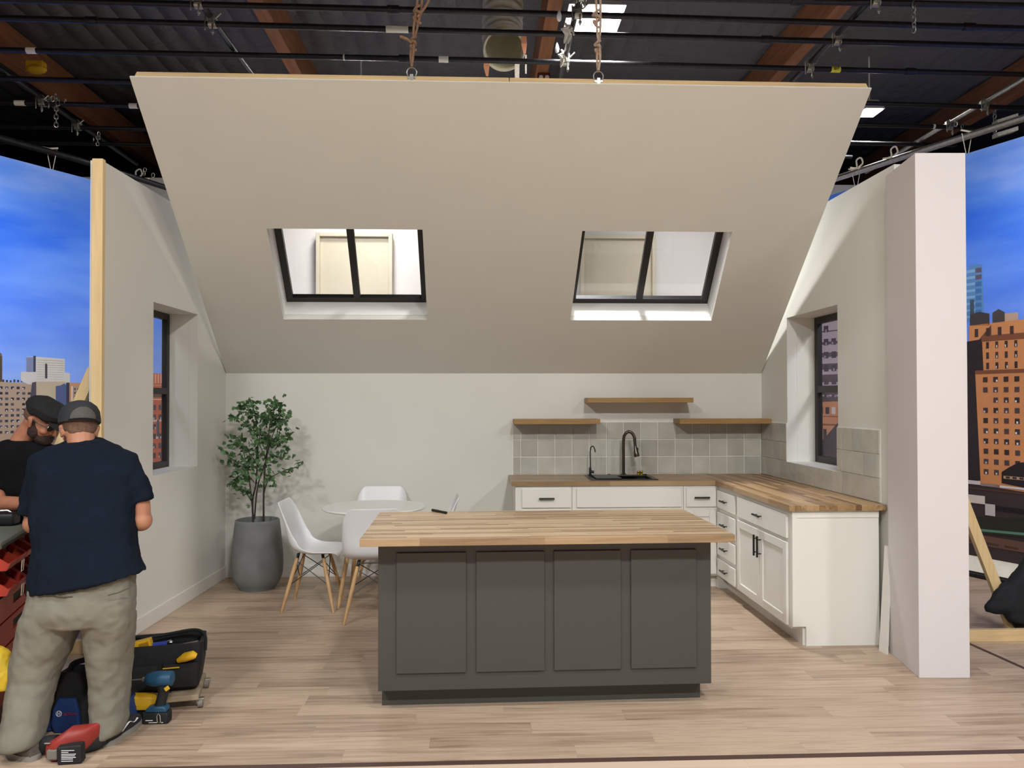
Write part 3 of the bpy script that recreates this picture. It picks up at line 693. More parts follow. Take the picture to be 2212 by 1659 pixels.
mr = N(nt, 'ShaderNodeMapRange'); mr.inputs[1].default_value = 3.2; mr.inputs[2].default_value = 1.6; nt.links.new(sp.outputs['Z'], mr.inputs[0])
mx = N(nt, 'ShaderNodeMixRGB'); nt.links.new(mathn(nt, 'MULTIPLY', mr.outputs[0], .55), mx.inputs[0]); nt.links.new(rp.outputs[0], mx.inputs[1]); mx.inputs[2].default_value = lin('8aa6e6')
nt.links.new(mx.outputs[0], b.inputs['Base Color']); M['sky'] = m
def hang(sheet, t0, t1, zb, zt, name, lab):
    t = thing(name, lab, 'backdrop', sheet.pt((t0+t1)/2, 0, 0))
    mb = MB(); q = [sheet.pt(t0, 0, -14), sheet.pt(t1, 0, -14), sheet.pt(t1, 0, 0), sheet.pt(t0, 0, 0)]
    mb.hexa([p+V((0, 0, zb)) for p in q], [p+V((0, 0, zt)) for p in q]); mb.build('sheet', M['sky'], t)
    return t
ZT = 3.94
# --- left
A = atZ(0, 333, ZT); B = atZ(195, 385, ZT); S = Sheet(A, B); random.seed(3)
tL = hang(S, -2.2, 2.55, .15, ZT, 'city_backdrop', 'printed city skyline backdrop with blue sky hanging left of the set')
S.rect(-400, 905, 470, 1260, lc('7d6f64'), 1)
S.poly([(-4, 755), (4, 762), (4, 825), (-4, 825)], lc('6b5a50'), 2); S.rect(-120, 760, 3, 1000, lc('74655c'), 2)
S.poly([(0, 822), (72, 826), (72, 1000), (0, 1000), (-200, 980), (-200, 800)], lc('a8917f'), 3)
S.windows(-30, 828, 68, 935, 8, 9, .55, .45, [lc('3d3a48'), lc('55505c'), lc('2e2a34')], 4, .05, [lc('c9d2e0'), lc('e6e6ea')])
for k in range(8): S.rect(5+k*8, 817+k % 3, 9+k*8, 823, lc('3a3638'), 2)
S.poly([(57, 768), (77, 768), (140, 773), (140, 802), (151, 804), (151, 825), (61, 828), (45, 820), (45, 801), (57, 800)], lc('c3bfbe'), 5)
S.poly([(57, 769), (72, 769), (72, 801), (57, 801)], lc('7880a0'), 6); S.rect(72, 766, 77, 801, lc('3c3f58'), 6)
S.poly([(78, 822), (141, 822), (141, 860), (118, 870), (78, 870)], lc('b4a78f'), 6)
for k in range(9): S.rect(80, 776+k*5, 138, 777+k*5, lc('aba596'), 6)
S.poly([(97, 785), (99, 782), (102, 785), (102, 815), (97, 815)], lc('453d4e'), 7)
S.poly([(69, 824), (78, 822), (78, 880), (62, 880)], lc('4a4656'), 6)
S.poly([(120, 832), (131, 830), (138, 826), (147, 832), (147, 900), (120, 900)], lc('4d5b86'), 7); S.rect(143, 824, 149, 900, lc('3a3646'), 8)
S.poly([(148, 824), (200, 826), (300, 830), (300, 1100), (148, 1100)], lc('b98a6a'), 6); S.rect(154, 832, 156, 870, lc('e2d2c4'), 8); S.rect(157, 832, 178, 900, lc('a08e80'), 7)
S.windows(158, 834, 178, 900, 3, 8, .4, .5, [lc('403a40')], 8)
S.windows(-330, 925, 460, 1240, 34, 9, .5, .5, [lc('3d3a48'), lc('5c5047')], 2, .1)
S.windows(-190, 828, -34, 975, 9, 8, .55, .45, [lc('3d3a48'), lc('55505c')], 4, .05, [lc('c9d2e0')])
S.windows(-115, 775, -5, 820, 5, 3, .5, .5, [lc('3d3a48')], 2, .05)
S.windows(182, 850, 296, 1090, 6, 10, .5, .5, [lc('4a3c38'), lc('5c4a42')], 7, .05)
# red brick tower seen through the left window
S.poly([(318, 803), (352, 806), (400, 812), (400, 1260), (300, 1260), (300, 803)], lc('c06a50'), 9)
for k in range(7): S.rect(322+k*6, 806, 325+k*6, 826, lc('e0a48c'), 10)
for v, h_, c in ((829, 3, 'c99a88'), (860, 2, 'e0c8b8'), (905, 3, 'd8c0b0'), (942, 2, 'd8c0b0')): S.rect(310, v, 380, v+h_, lc(c), 10)
S.rect(322, 847, 375, 857, lc('6a5048'), 10)
S.windows(316, 868, 372, 1010, 5, 7, .5, .55, [lc('4e4450'), lc('5c5260')], 11, .08, [lc('c8c0c4')])
S.rect(338, 905, 343, 941, lc('5a5a66'), 12)
S.mb.build('city_print', M['print'], tL)
# --- right
A = atZ(2212, 297, ZT); B = atZ(1892, 394, ZT); S = Sheet(A, B); random.seed(5)
tR = hang(S, -2.4, 3.2, .15, ZT, 'city_backdrop', 'printed city skyline backdrop with an orange brick tower hanging right of the column')
S.rect(2260, 1010, 1700, 1160, lc('3d3133'), 1)
S.poly([(2092, 596), (2094, 576), (2108, 573), (2122, 574), (2126, 690), (2080, 700), (2080, 596)], lc('5a86bc'), 2)
for k in range(8): S.rect(2108, 582+k*15, 2121, 590+k*15, lc('5c5468' if k < 2 else '3c6ea8'), 3)
for k in range(8): S.rect(2080, 588+k*14, 2107, 590+k*14, lc('7aa8d4'), 3)
S.rect(2096, 650, 2105, 690, lc('3f5266'), 4)
S.poly([(2096, 682), (2116, 676), (2138, 680), (2138, 706), (2096, 706)], lc('40393c'), 5); S.poly([(2145, 678), (2158, 670), (2171, 677), (2171, 700), (2145, 700)], lc('473f40'), 5)
S.rect(2171, 680, 2200, 700, lc('b89a88'), 4)
S.poly([(2094, 706), (2212, 692), (2300, 684), (2300, 1080), (2117, 1050), (2092, 1040)], lc('c88656'), 5)
S.poly([(2080, 742), (2122, 735), (2125, 805), (2107, 808), (2118, 1040), (2080, 1050)], lc('2c2226'), 7)
S.poly([(2112, 740), (2142, 704), (2142, 732), (2112, 745)], lc('5e4038'), 6)
S.rect(2107, 803, 2260, 806, lc('7a4a34'), 8); S.rect(2121, 728, 2260, 731, lc('7a4a34'), 8)
S.windows(2124, 738, 2250, 800, 6, 3, .3, .62, [lc('43302e'), lc('38292a')], 9, 0, [lc('d8d0d0')])
S.windows(2098, 712, 2200, 726, 4, 1, .3, .8, [lc('43302e')], 9)
S.windows(2118, 812, 2235, 1042, 5, 10, .45, .5, [lc('3f3034'), lc('4c3c40'), lc('33282a')], 9, .04, [lc('d6d8e4'), lc('b8b4c0')])
S.poly([(2164, 1022), (2180, 1012), (2200, 1002), (2240, 1000), (2240, 1062), (2164, 1046)], lc('241c1f'), 12); S.rect(2168, 1030, 2230, 1042, lc('b4916c'), 13)
S.windows(2170, 1030, 2230, 1042, 4, 1, .6, .7, [lc('3b3034')], 14)
for (u0, v0, u1, v1, c) in ((2080, 1038, 2118, 1050, 'cfc4c4'), (2118, 1046, 2160, 1056, '8a7c7c'), (2150, 1050, 2220, 1062, 'd4cccc'), (2080, 1056, 2212, 1068, '5a3832'), (2092, 1070, 2128, 1092, 'd8ccc4'), (2128, 1076, 2250, 1090, '6a4236'), (2128, 1090, 2150, 1118, 'c8c0c0'), (2150, 1095, 2250, 1118, '1f171a')): S.rect(u0, v0, u1, v1, lc(c), 13)
S.poly([(2080, 1118), (2260, 1124), (2260, 1170), (2080, 1150)], lc('2b2c22'), 14); S.poly([(2110, 1144), (2260, 1158), (2260, 1164), (2110, 1149)], lc('5d8a76'), 15)
S.rect(2080, 1152, 2260, 1205, lc('6b4c40'), 13)
S.windows(2085, 1165, 2250, 1200, 4, 1, .7, .8, [lc('3c2c2c'), lc('4e382e')], 16)
S.windows(2240, 735, 2296, 1040, 4, 13, .45, .5, [lc('3f3034'), lc('4c3c40')], 9, .04, [lc('d6d8e4')])
S.rect(2300, 850, 2420, 1160, lc('8a7468'), 5); S.windows(2302, 860, 2415, 1140, 6, 12, .5, .5, [lc('3f3438')], 6, .05)
S.rect(1960, 760, 2079, 1160, lc('a97c62'), 4); S.windows(1965, 775, 2075, 1130, 7, 14, .45, .5, [lc('43363a')], 5, .05, [lc('c8c0c4')])
# buildings seen through the right window
S.poly([(1700, 560), (1990, 560), (1990, 880), (1700, 880)], lc('5b4c57'), 3)
for k in range(14): S.rect(1700, 600+k*25.5, 1900, 602.5+k*25.5, lc('b9aab8'), 4)
S.windows(1700, 602, 1900, 868, 12, 10, .62, .5, [lc('43384a'), lc('4f4352')], 5, .1, [lc('9a90a8')])
S.poly([(1700, 872), (1900, 866), (1900, 1060), (1700, 1060)], lc('cc8e6a'), 8)
S.windows(1755, 880, 1850, 898, 7, 1, .62, .9, [lc('43383e'), lc('d8ccc8')], 9); S.rect(1740, 901, 1900, 903, lc('8a5c44'), 9); S.rect(1740, 919, 1900, 921, lc('8a5c44'), 9)
S.windows(1755, 924, 1850, 960, 5, 1, .4, .8, [lc('43383e')], 9)
S.poly([(1700, 1040), (1810, 915), (1900, 860), (1900, 1100), (1700, 1100)], lc('4a4048'), 10)
S.mb.build('city_print', M['print'], tR)
# roll of pale sheet on the floor under the right backdrop and the pipe that weighs it down
q0 = S.pt(-2.0, 0, 0); q1 = S.pt(3.0, 0, 0); nn = S.n
mb = MB(); prof = [(0, .22), (.0, .13), (.05, .05), (.14, .012), (.26, .006)]
mb.rings([[p+nn*w+V((0, 0, z)) for w, z in prof]+[p+nn*w+V((0, 0, z-.004)) for w, z in prof[::-1]] for p in (q0, q1)])
mb.build('lower_edge', M['label'], tR, True, label='cream lower edge curling onto the floor')
mb = MB(); mb.cyl(q0+nn*.3+V((0, 0, .027)), q1+nn*.3+V((0, 0, .027)), .026, seg=14)
tag(mb.build('weight_pipe', M['steelblack'], None, True), 'long dark pipe lying on the floor in front of the right backdrop', 'pipe')

# cream flats leaning on the bright wall behind the roof windows
def flat(u0, v0, u1, v1, y, lab):
    a = atY(u0, v0, y); b_ = atY(u1, v1, y); t = thing('wall_panel', lab, 'panel', ((a.x+b_.x)/2, y, b_.z))
    mb = MB(); mb.box((a.x, y, b_.z), (b_.x, y+.05, a.z)); mb.build('panel_face', M['beigepanel'], t)
    mb = MB(); w = .05
    for A0, A1, B0, B1 in ((a.x-w, a.x, b_.z, a.z+w), (b_.x, b_.x+w, b_.z, a.z+w), (a.x, b_.x, a.z, a.z+w)): mb.box((A0, y-.06, B0), (A1, y+.05, B1))
    mb.build('panel_rim', M['beigepanel'], t, bevel=.004)
flat(693, 511, 840, 800, 10.5, 'cream recessed panel seen through the left roof window')
flat(1262, 517, 1408, 800, 10.5, 'cream recessed panel seen through the right roof window')
# ================================================================== KITCHEN
CT, CB = .914, .876
XF, YF = 2.03, 6.626           # cabinet fronts of the side run and the back run
YE = 5.045                      # end of the side run
XA = .305                       # left end of the back run
def pull(mb, c, L, d, horiz, nrm):
    """bar pull at c, length L, standing d off the front along nrm"""
    c = V(c); n = V(nrm); a = V((0, 0, 1)) if not horiz else V((n.y, -n.x, 0)).normalized()
    mb.cyl(c+n*d-a*L/2, c+n*d+a*L/2, .0078, seg=10)
    for s in (-1, 1): mb.cyl(c+a*s*L*.33, c+n*d+a*s*L*.33, .0045, seg=8)
def front(t, kind, run, u0, u1, z0, z1, handle):
    """a door or drawer front; u runs along x for the back run, along y for the side run"""
    th = .019
    if run == 'back': P = lambda u, w, z: V((u, YF-w, z)); n = (0, -1, 0)
    else: P = lambda u, w, z: V((XF-w, u, z)); n = (-1, 0, 0)
    def bx(mb, a0, a1, w0, w1, b0, b1):
        A, B = P(a0, w0, b0), P(a1, w1, b1)
        mb.box((min(A.x, B.x), min(A.y, B.y), min(A.z, B.z)), (max(A.x, B.x), max(A.y, B.y), max(A.z, B.z)))
    mb = MB()
    if kind == 'door':
        s = .058; bx(mb, u0, u0+s, .001, th, z0, z1); bx(mb, u1-s, u1, .001, th, z0, z1); bx(mb, u0+s, u1-s, .001, th, z0, z0+s); bx(mb, u0+s, u1-s, .001, th, z1-s, z1); bx(mb, u0+s, u1-s, .001, .009, z0+s, z1-s)
    else: bx(mb, u0, u1, .001, th, z0, z1)
    o = mb.build(kind, M['cab'], t, bevel=.003)
    if handle:
        if handle == 'h': c = P((u0+u1)/2, th, (z0+z1)/2); L = .13
        else:
            u = (u0+.032) if handle == 'v0' else (u1-.032); c = P(u, th, z1-.115); L = .15
        mb = MB(); pull(mb, c, L, .028, handle == 'h', n); mb.build('handle', M['black'], o, True)
    return o
def cabinet(name, lab, run, u0, u1, end=False, group='white base cabinets'):
    if run == 'back':
        t = thing(name, lab, 'cabinet', ((u0+u1)/2, YB-.3, 0), 0, group); g = .0015
        mb = MB(); zt_ = .66 if name == 'sink_cabinet' else CB-.001; mb.box((u0+g, YF, .11), (u1-g, YB-.003, zt_))
        if name == 'sink_cabinet': mb.box((u0+g, YF, .66), (u1-g, YF+.02, CB-.001)); mb.box((u0+g, YF+.02, .66), (u0+.02, YB-.003, CB-.001)); mb.box((u1-.02, YF+.02, .66), (u1-g, YB-.003, CB-.001))
        mb.build('body', M['cab'], t)
        mb = MB(); mb.box((u0+g, YF+.075, 0), (u1-g, YB-.02, .11)); mb.build('toe_kick', M['cab'], t)
    else:
        t = thing(name, lab, 'cabinet', (2.3, (u0+u1)/2, 0), 0, group); g = .0015
        mb = MB(); mb.box((XF, u0+g, .11), (2.61, u1-g, CB-.001)); mb.build('body', M['cab'], t)
        mb = MB(); mb.box((XF+.075, u0+g, 0), (2.61, u1-g, .11)); mb.build('toe_kick', M['cab'], t)
    return t
t = cabinet('base_cabinet', 'white base cabinet with one wide drawer at the left end of the back run', 'back', XA, .785)
front(t, 'drawer', 'back', .36, .772, .694, .853, 'h'); front(t, 'door', 'back', .36, .564, .125, .668, 'v1'); front(t, 'door', 'back', .568, .772, .125, .668, 'v0')
t = cabinet('sink_cabinet', 'white sink cabinet with a long blank drawer front under the sink', 'back', .785, 1.733)
front(t, 'false_front', 'back', .822, 1.713, .694, .853, None); front(t, 'door', 'back', .822, 1.265, .125, .668, 'v1'); front(t, 'door', 'back', 1.27, 1.713, .125, .668, 'v0')
t = cabinet('base_cabinet', 'narrow white base cabinet with drawer and door beside the inner corner of the run', 'back', 1.733, XF)
front(t, 'drawer', 'back', 1.755, XF-.022, .694, .853, 'h'); front(t, 'door', 'back', 1.755, XF-.022, .125, .668, 'v0')
mb = MB(); mb.box((XF, YF, .0), (2.61, YB-.003, CB-.001)); tag(mb.build('corner_cabinet', M['cab']), 'blind white corner carcase between the two cabinet runs', 'cabinet', 'white base cabinets')
t = cabinet('drawer_cabinet', 'white cabinet with a stack of four small drawers near the inner corner', 'side', 6.115, YF)
for z0, z1 in ((.690, .838), (.482, .655), (.297, .447), (.122, .262)): front(t, 'drawer', 'side', 6.150, 6.600, z0, z1, 'h')
t = cabinet('base_cabinet', 'white two door cabinet with a wide drawer at the open end of the side run', 'side', YE+.019, 6.115)
front(t, 'drawer', 'side', 5.10, 6.085, .688, .845, 'h'); front(t, 'door', 'side', 5.10, 5.592, .122, .663, 'v1'); front(t, 'door', 'side', 5.596, 6.085, .122, .663, 'v0')
mb = MB(); mb.prism([(XF-.0, YE, .125), (XF+.09, YE, .125), (XF+.09, YE, .0), (2.605, YE, 0), (2.605, YE, CB-.001), (XF-.0, YE, CB-.001)], (0, .018, 0)); mb.build('end_panel', M['cab'], t)
mb = MB(); mb.box((XF+.001, YE-.005, .126), (XF+.03, YE-.0005, CB-.002)); mb.build('edge_strip', M['cab'], t)
mb = MB(); mb.box((XF+.0305, YE-.005, .83), (2.604, YE-.0005, CB-.002)); mb.build('top_strip', M['cab'], t)
# worktop
SX0, SX1, SY0, SY1 = .985, 1.505, 6.715, 7.085
t = thing('worktop', 'dark toned butcher block worktop turning the corner over the white cabinets', 'worktop', (1.2, 6.9, CB))
XC = 2.002; YC = 6.607
mb = MB()
for a, b_ in (((.272, YC), (SX0, YB-.002)), ((SX1, YC), (XC, YB-.002)), ((SX0, YC), (SX1, SY0)), ((SX0, SY1), (SX1, YB-.002))): mb.box((a[0], a[1], CB), (b_[0], b_[1], CT))
mb.build('back_slab', M['butcher_x'], t)
mb = MB(); mb.hexa([(XC, 5.017, CB), (2.643, 5.017, CB), (2.629, YB-.002, CB), (XC, YB-.002, CB)], [(XC, 5.017, CT), (2.643, 5.017, CT), (2.629, YB-.002, CT), (XC, YB-.002, CT)])
mb.build('side_slab', M['butcher_y'], t, bevel=.002)
# sink
t = thing('kitchen_sink', 'black rectangular drop in sink set in the back worktop', 'sink', ((SX0+SX1)/2, 6.9, CT))
mb = MB(); r0, r1 = (SX0-.03, SY0-.03), (SX1+.03, SY1+.03); zb = CT+.001; zt_ = CT+.007
for a, b_ in (((r0[0], r0[1]), (SX0+.012, r1[1])), ((SX1-.012, r0[1]), (r1[0], r1[1])), ((SX0+.012, r0[1]), (SX1-.012, SY0+.012)), ((SX0+.012, SY1-.08), (SX1-.012, r1[1]))): mb.box(a+(zb,), b_+(zt_,))
mb.build('rim', M['sinkblack'], t, bevel=.002)
mb = MB(); x0, x1, y0, y1, z0 = SX0+.004, SX1-.004, SY0+.004, SY1-.06, CT-.19
for a, b_ in (((x0, y0, z0), (x0+.008, y1, zb)), ((x1-.008, y0, z0), (x1, y1, zb)), ((x0, y0, z0), (x1, y0+.008, zb)), ((x0, y1-.008, z0), (x1, y1, zb)), ((x0, y0, z0-.008), (x1, y1, z0))): mb.box(a, b_)
mb.build('bowl', M['sinkblack'], t)
mb = MB(); mb.box((SX0+.02, SY0+.0, CT+.0072), (SX0+.24, SY0+.3, CT+.016)); mb.build('drainer_tray', M['sinkblack'], t, bevel=.003)
mb = MB(); mb.box((SX0+.25, SY1-.16, CT+.0072), (SX0+.43, SY1-.11, CT+.02)); mb.build('rinse_ledge', M['bronze'], t, bevel=.003)
for x in (SX0+.19, SX1-.03, SX1+.0):
    mb = MB(); mb.cyl((x, SY1+.0, zt_), (x, SY1, zt_+.008), .014, seg=14); mb.build('button', M['black'], t, True)
# main faucet
fx, fy = 1.302, 7.06; t = thing('kitchen_faucet', 'tall gunmetal gooseneck faucet with a pull down spray head behind the sink', 'faucet', (fx, fy, zt_))
mb = MB(); mb.lathe([(.03, 0), (.03, .008), (.02, .014), (.0145, .02)], (fx, fy, zt_), 24); mb.build('base_ring', M['bronze'], t, True)
pts = [(fx, fy, zt_+.01), (fx, fy, zt_+.15), (fx, fy, 1.20)]
for k in range(1, 10):
    a = PI-PI*k/9*.94; pts.append((fx+.048+.048*math.cos(a), fy-.03*(k/9), 1.235+.078*math.sin(a)))
pts.append((fx+.100, fy-.036, 1.17))
mb = MB(); mb.tube(spline(pts, 5), .0135, 16); mb.build('neck', M['bronze'], t, True)
mb = MB(); a = V((fx+.098, fy-.035, 1.185)); b_ = V((fx+.112, fy-.045, 1.09)); d = b_-a
mb.tube([a, a+d*.3, a+d*.6, a+d*.85, b_], [.0135, .016, .023, .026, .024], 18); mb.build('spray_head', M['bronze'], t, True)
mb = MB(); mb.box(a+d*.35+V((.014, -.006, -.01)), a+d*.35+V((.024, .006, .02))); mb.build('button', M['black'], t, bevel=.002)
# small faucet
fx, fy = 1.0, 7.06; t = thing('filter_faucet', 'small thin black drinking water faucet at the left corner of the sink', 'faucet', (fx, fy, zt_))
mb = MB(); mb.lathe([(.02, 0), (.02, .006), (.011, .012), (.012, .06), (.007, .08)], (fx, fy, zt_), 18); mb.cyl((fx+.005, fy, zt_+.035), (fx+.034, fy-.005, zt_+.03), .011, .013, 12); mb.build('base', M['black'], t, True)
mb = MB(); mb.tube(spline([(fx+.002, fy, zt_+.07), (fx, fy, 1.08), (fx, fy, 1.13), (fx+.008, fy-.004, 1.175), (fx+.025, fy-.01, 1.183), (fx+.038, fy-.015, 1.16), (fx+.044, fy-.018, 1.13)], 6), .0052, 10); mb.build('spout', M['black'], t, True)
# brass fitting
p = V((1.45, 7.06, zt_)); mb = MB()
for s in (-1, 1): mb.lathe([(.011, 0), (.012, .012), (.010, .016), (.013, .02), (.013, .036), (.010, .04)], p+V((s*.014, 0, 0)), 14)
mb.box(p+V((-.014, -.006, .012)), p+V((.014, .006, .026)))
tag(mb.build('brass_fitting', M['brass'], None, True), 'small brass fitting standing behind the sink right of the faucet', 'fitting')
# floating shelves
for (a, b_, z, lab) in ((.312, 1.082, 1.388, 'lower left floating oak shelf on the tiled backsplash'), (.971, 1.922, 1.579, 'topmost floating oak shelf above the faucet'), (1.797, 2.628, 1.388, 'lower right floating oak shelf reaching the corner')):
    mb = MB(); mb.box((a, YB-.25, z-.004), (b_, YB-.012, z+.040)); tag(mb.build('floating_shelf', M['shelfwood'], None, bevel=.002), lab, 'shelf', 'floating oak shelves')
# backsplash tiles
random.seed(21)
def tilecol():
    k = random.uniform(.88, 1.12); c = lin('cbc8bd'); w = random.uniform(-.02, .02); return (c[0]*(k+w), c[1]*k, c[2]*(k-w), 1)
ZR = [.916, 1.078, 1.236, 1.396]; XT = [.312, .383, .541, .699, .857, 1.015, 1.175, 1.334, 1.494, 1.654, 1.815, 1.977, 2.138, 2.300, 2.462, 2.618]
t = thing('tile_backsplash', 'glossy grey square tile backsplash with pale grout in the kitchen corner', 'backsplash', (1.5, YB, CT))
mb = MB(); mt = MB(); g = .0022
mb.box((.308, YB-.0065, CT+.001), (2.622, YB-.0005, 1.402))
for i in range(len(XT)-1):
    for j in range(3):
        mt.col = tilecol(); dz = random.uniform(0, .002); y0 = YB-.0115-dz; x0, x1, z0, z1 = XT[i]+g, XT[i+1]-g, ZR[j]+g, ZR[j+1]-g; e = .004
        tl = [random.uniform(-.0015, .0015) for _ in range(4)]
        back = [(x0, YB-.006, z0), (x1, YB-.006, z0), (x1, YB-.006, z1), (x0, YB-.006, z1)]; fr = [(x0+e, y0+tl[0], z0+e), (x1-e, y0+tl[1], z0+e), (x1-e, y0+tl[2], z1-e), (x0+e, y0+tl[3], z1-e)]
        mt.hexa(back, fr)
mb.build('grout_bed', M['grout'], t); mt.build('tiles', M['tile'], t)
mb = MB(); mt = MB(); YT = [7.222, 7.107, 6.935, 6.78, 6.637, 6.440, 6.255, 6.085, 5.930, 5.785, 5.625, 5.464, 5.302, 5.125, 5.095]
def sb(mb_, ya, yb, za, zb_, w0, w1, col=None):
    if col: mb_.col = col
    mb_.hexa([(xr(ya)-w0, ya, za), (xr(yb)-w0, yb, za), (xr(yb)-w1, yb, za), (xr(ya)-w1, ya, za)], [(xr(ya)-w0, ya, zb_), (xr(yb)-w0, yb, zb_), (xr(yb)-w1, yb, zb_), (xr(ya)-w1, ya, zb_)])
wy0, wy1, wz0 = RW[0], RW[1], RW[2]
sb(mb, wy1, 7.228, CT+.001, 1.402, .0005, .0065); sb(mb, 5.088, wy0, CT+.001, 1.402, .0005, .0065); sb(mb, wy0, wy1, CT+.001, wz0, .0005, .0065)
for i in range(len(YT)-1):
    hi, lo = YT[i], YT[i+1]
    for j in range(3):
        a0, a1, z0, z1 = lo+g, hi-g, ZR[j]+g, ZR[j+1]-g
        if j and a0 > wy0-.08 and a1 < wy1+.01:
            if lo < wy0 < hi: a1 = wy0-g
            else: continue
            a0 = lo+g
        if j == 0 and a0 > wy0-.08 and a1 < wy1+.01: z1 = min(z1, wz0-g)
        if lo < wy0 < hi and j: a1 = wy0-g
        sb(mt, a0, a1, z0, z1, .006, .0115+random.uniform(0, .0015), tilecol())
mb.build('grout_bed', M['grout'], t); mt.build('tiles', M['tile'], t)
# island
IX, IY, IR = .344, 4.392, .0202
t = thing('kitchen_island', 'grey green panelled kitchen island with a thick pale butcher block top', 'kitchen island', (IX, IY, 0), IR)
T_ = ROOTM[t]
hw, hd = .9386, .4757; bw = .8655; f0 = -hd+.165
mb = MB(); mb.T = T_; mb.box((-hw, -hd, CT-.038), (hw, hd, CT)); mb.build('top', M['butcher'], t, bevel=.002)
mb = MB(); mb.T = T_; mb.box((-bw, f0, .11), (bw, hd-.03, CT-.0385)); mb.build('body', M['islandgrey'], t, bevel=.002)
mb = MB(); mb.T = T_; mb.box((-bw+.01, f0+.1, 0), (bw-.03, hd-.1, .11)); mb.build('toe_kick', M['islandgrey'], t)
s = 1.731/(1532-818)
for a, b_ in ((855.3, 1002.2), (1023.2, 1169), (1188.9, 1333.5), (1354.9, 1497.6)):
    mb = MB(); mb.T = T_; mb.box((-bw+(a-817)*s, f0-.013, .200), (-bw+(b_-817)*s, f0, .815)); mb.build('raised_panel', M['islandgrey'], t, bevel=.003)
# marker on the island
p = V((-.24, 4.80, CT+.008)); d = V((.045, -.06, 0)); t = thing('marker_pen', 'short black marker pen lying at the back edge of the island top', 'pen', p)
mb = MB(); mb.cyl(p-d*.2, p+d, .0075, seg=12); mb.build('barrel', M['blackink'], t, True)
mb = MB(); mb.cyl(p-d, p-d*.2, .0085, seg=12); mb.build('pen_cap', M['black'], t, True)
# board leaning beside the column
a = atZ(1897, 1407, 0); b_ = atZ(1914, 1416, 0); top = V((2.605, 4.93, .66)); n = V((.12, 0, 0))
mb = MB(); mb.hexa([a, b_, b_+V((.012, .004, 0)), a+V((.012, .004, 0))], [top+V((-.004, .035, 0)), top+V((.0, -.035, 0)), top+V((.012, -.03, .002)), top+V((.008, .04, .002))])
tag(mb.build('leaning_board', M['trimwhite']), 'narrow white board leaning between the cabinet end and the column', 'board')

# ================================================================== DINING SET
def chair_shell(T_):
    # profile along the sitter's midline (forward = +y): top of back to front lip
    prof = [(-.235, .825, .155, 0), (-.228, .80, .185, .012), (-.205, .72, .215, .03), (-.180, .62, .222, .05), (-.165, .54, .225, .075), (-.135, .475, .226, .085), (-.07, .438, .228, .06), (.02, .428, .230, .035), (.11, .435, .228, .022), (.18, .442, .220, .010), (.215, .436, .205, 0), (.228, .420, .19, -.004)]
    n = 18; grid = []
    P = spline([V((y, z, 0)) for y, z, w, c in prof], 3); Wd = spline([V((w, c, 0)) for y, z, w, c in prof], 3)
    for i, (p, w) in enumerate(zip(P, Wd)):
        q = P[min(i+1, len(P)-1)]-P[max(i-1, 0)]; nrm = V((-q.y, q.x, 0)).normalized()   # towards the sitter
        if nrm.y < 0 and abs(q.x) > abs(q.y): nrm = -nrm
        row = []
        for j in range(n+1):
            u = -1+2*j/n; lift = w.y*(abs(u)**3.0)
            x = w.x*math.sin(u*PI/2*.93)/math.sin(PI/2*.93)
            row.append(T_ @ V((x, p.x+nrm.x*lift, p.y+nrm.y*lift)))
        grid.append(row)
    mb = MB(); vs = [v for r in grid for v in r]; fs = []
    for i in range(len(grid)-1):
        for j in range(n): a = i*(n+1)+j; fs.append((a, a+1, a+n+2, a+n+1))
    mb.add(vs, fs); return mb
def make_chair(loc, rz, lab):
    t = thing('dining_chair', lab, 'chair', loc, rz, 'white shell chairs around the round table'); T_ = ROOTM[t]
    o = chair_shell(T_).build('seat_shell', M['plastic'], t, True)
    k = o.modifiers.new('thick', 'SOLIDIFY'); k.thickness = .007; k.offset = 0; k = o.modifiers.new('sub', 'SUBSURF'); k.levels = 1; k.render_levels = 1
    top = {}; 
    for sx in (-1, 1):
        for sy in (-1, 1):
            a = V((sx*.115, sy*.10+.0, .395)); b_ = V((sx*.205, sy*.195, 0)); d = b_-a
            mb = MB(); mb.T = T_; mb.tube([a, a+d*.25, a+d*.7, b_], [.013, .0155, .014, .0095], 14); mb.build('leg', M['beech'], t, True)
            top[(sx, sy)] = (a, d)
    mb = MB(); mb.T = T_
    pt = lambda k, f: top[k][0]+top[k][1]*f
    for (k1, f1, k2, f2) in (((-1, -1), .05, (1, -1), .5), ((1, -1), .05, (-1, -1), .5), ((-1, 1), .05, (1, 1), .5), ((1, 1), .05, (-1, 1), .5), ((-1, -1), .05, (-1, 1), .5), ((-1, 1), .05, (-1, -1), .5), ((1, -1), .05, (1, 1), .5), ((1, 1), .05, (1, -1), .5)):
        mb.cyl(pt(k1, f1), pt(k2, f2), .0035, seg=6)
    mb.build('wire_brace', M['black'], t, True)
    mb = MB(); mb.T = T_
    for (sx, sy) in top: a = top[(sx, sy)][0]; mb.cyl(a+V((0, 0, -.015)), a+V((-sx*.012, -sy*.01, .035)), .011, seg=10)
    for sy in (-1, 1): mb.cyl((-.115, sy*.10, .418), (.115, sy*.10, .418), .005, seg=6)
    mb.build('seat_mount', M['black'], t, True)
    return t
ch = make_chair((-1.285, 6.205, 0), R(-91), 'white shell chair left of the round table beside the grey pot')
dup(ch, (-.775, 5.87, 0), R(6), 'white shell chair in front of the table, half hidden by the island')
dup(ch, (-.865, 6.93, 0), R(180), 'white shell chair behind the round table against the wall')
dup(ch, (-.40, 6.42, 0), R(93), 'white shell chair right of the table, only its back tip showing over the island')
t = thing('dining_table', 'round white dining table with splayed wooden legs by the back wall', 'table', (-.846, 6.42, 0))
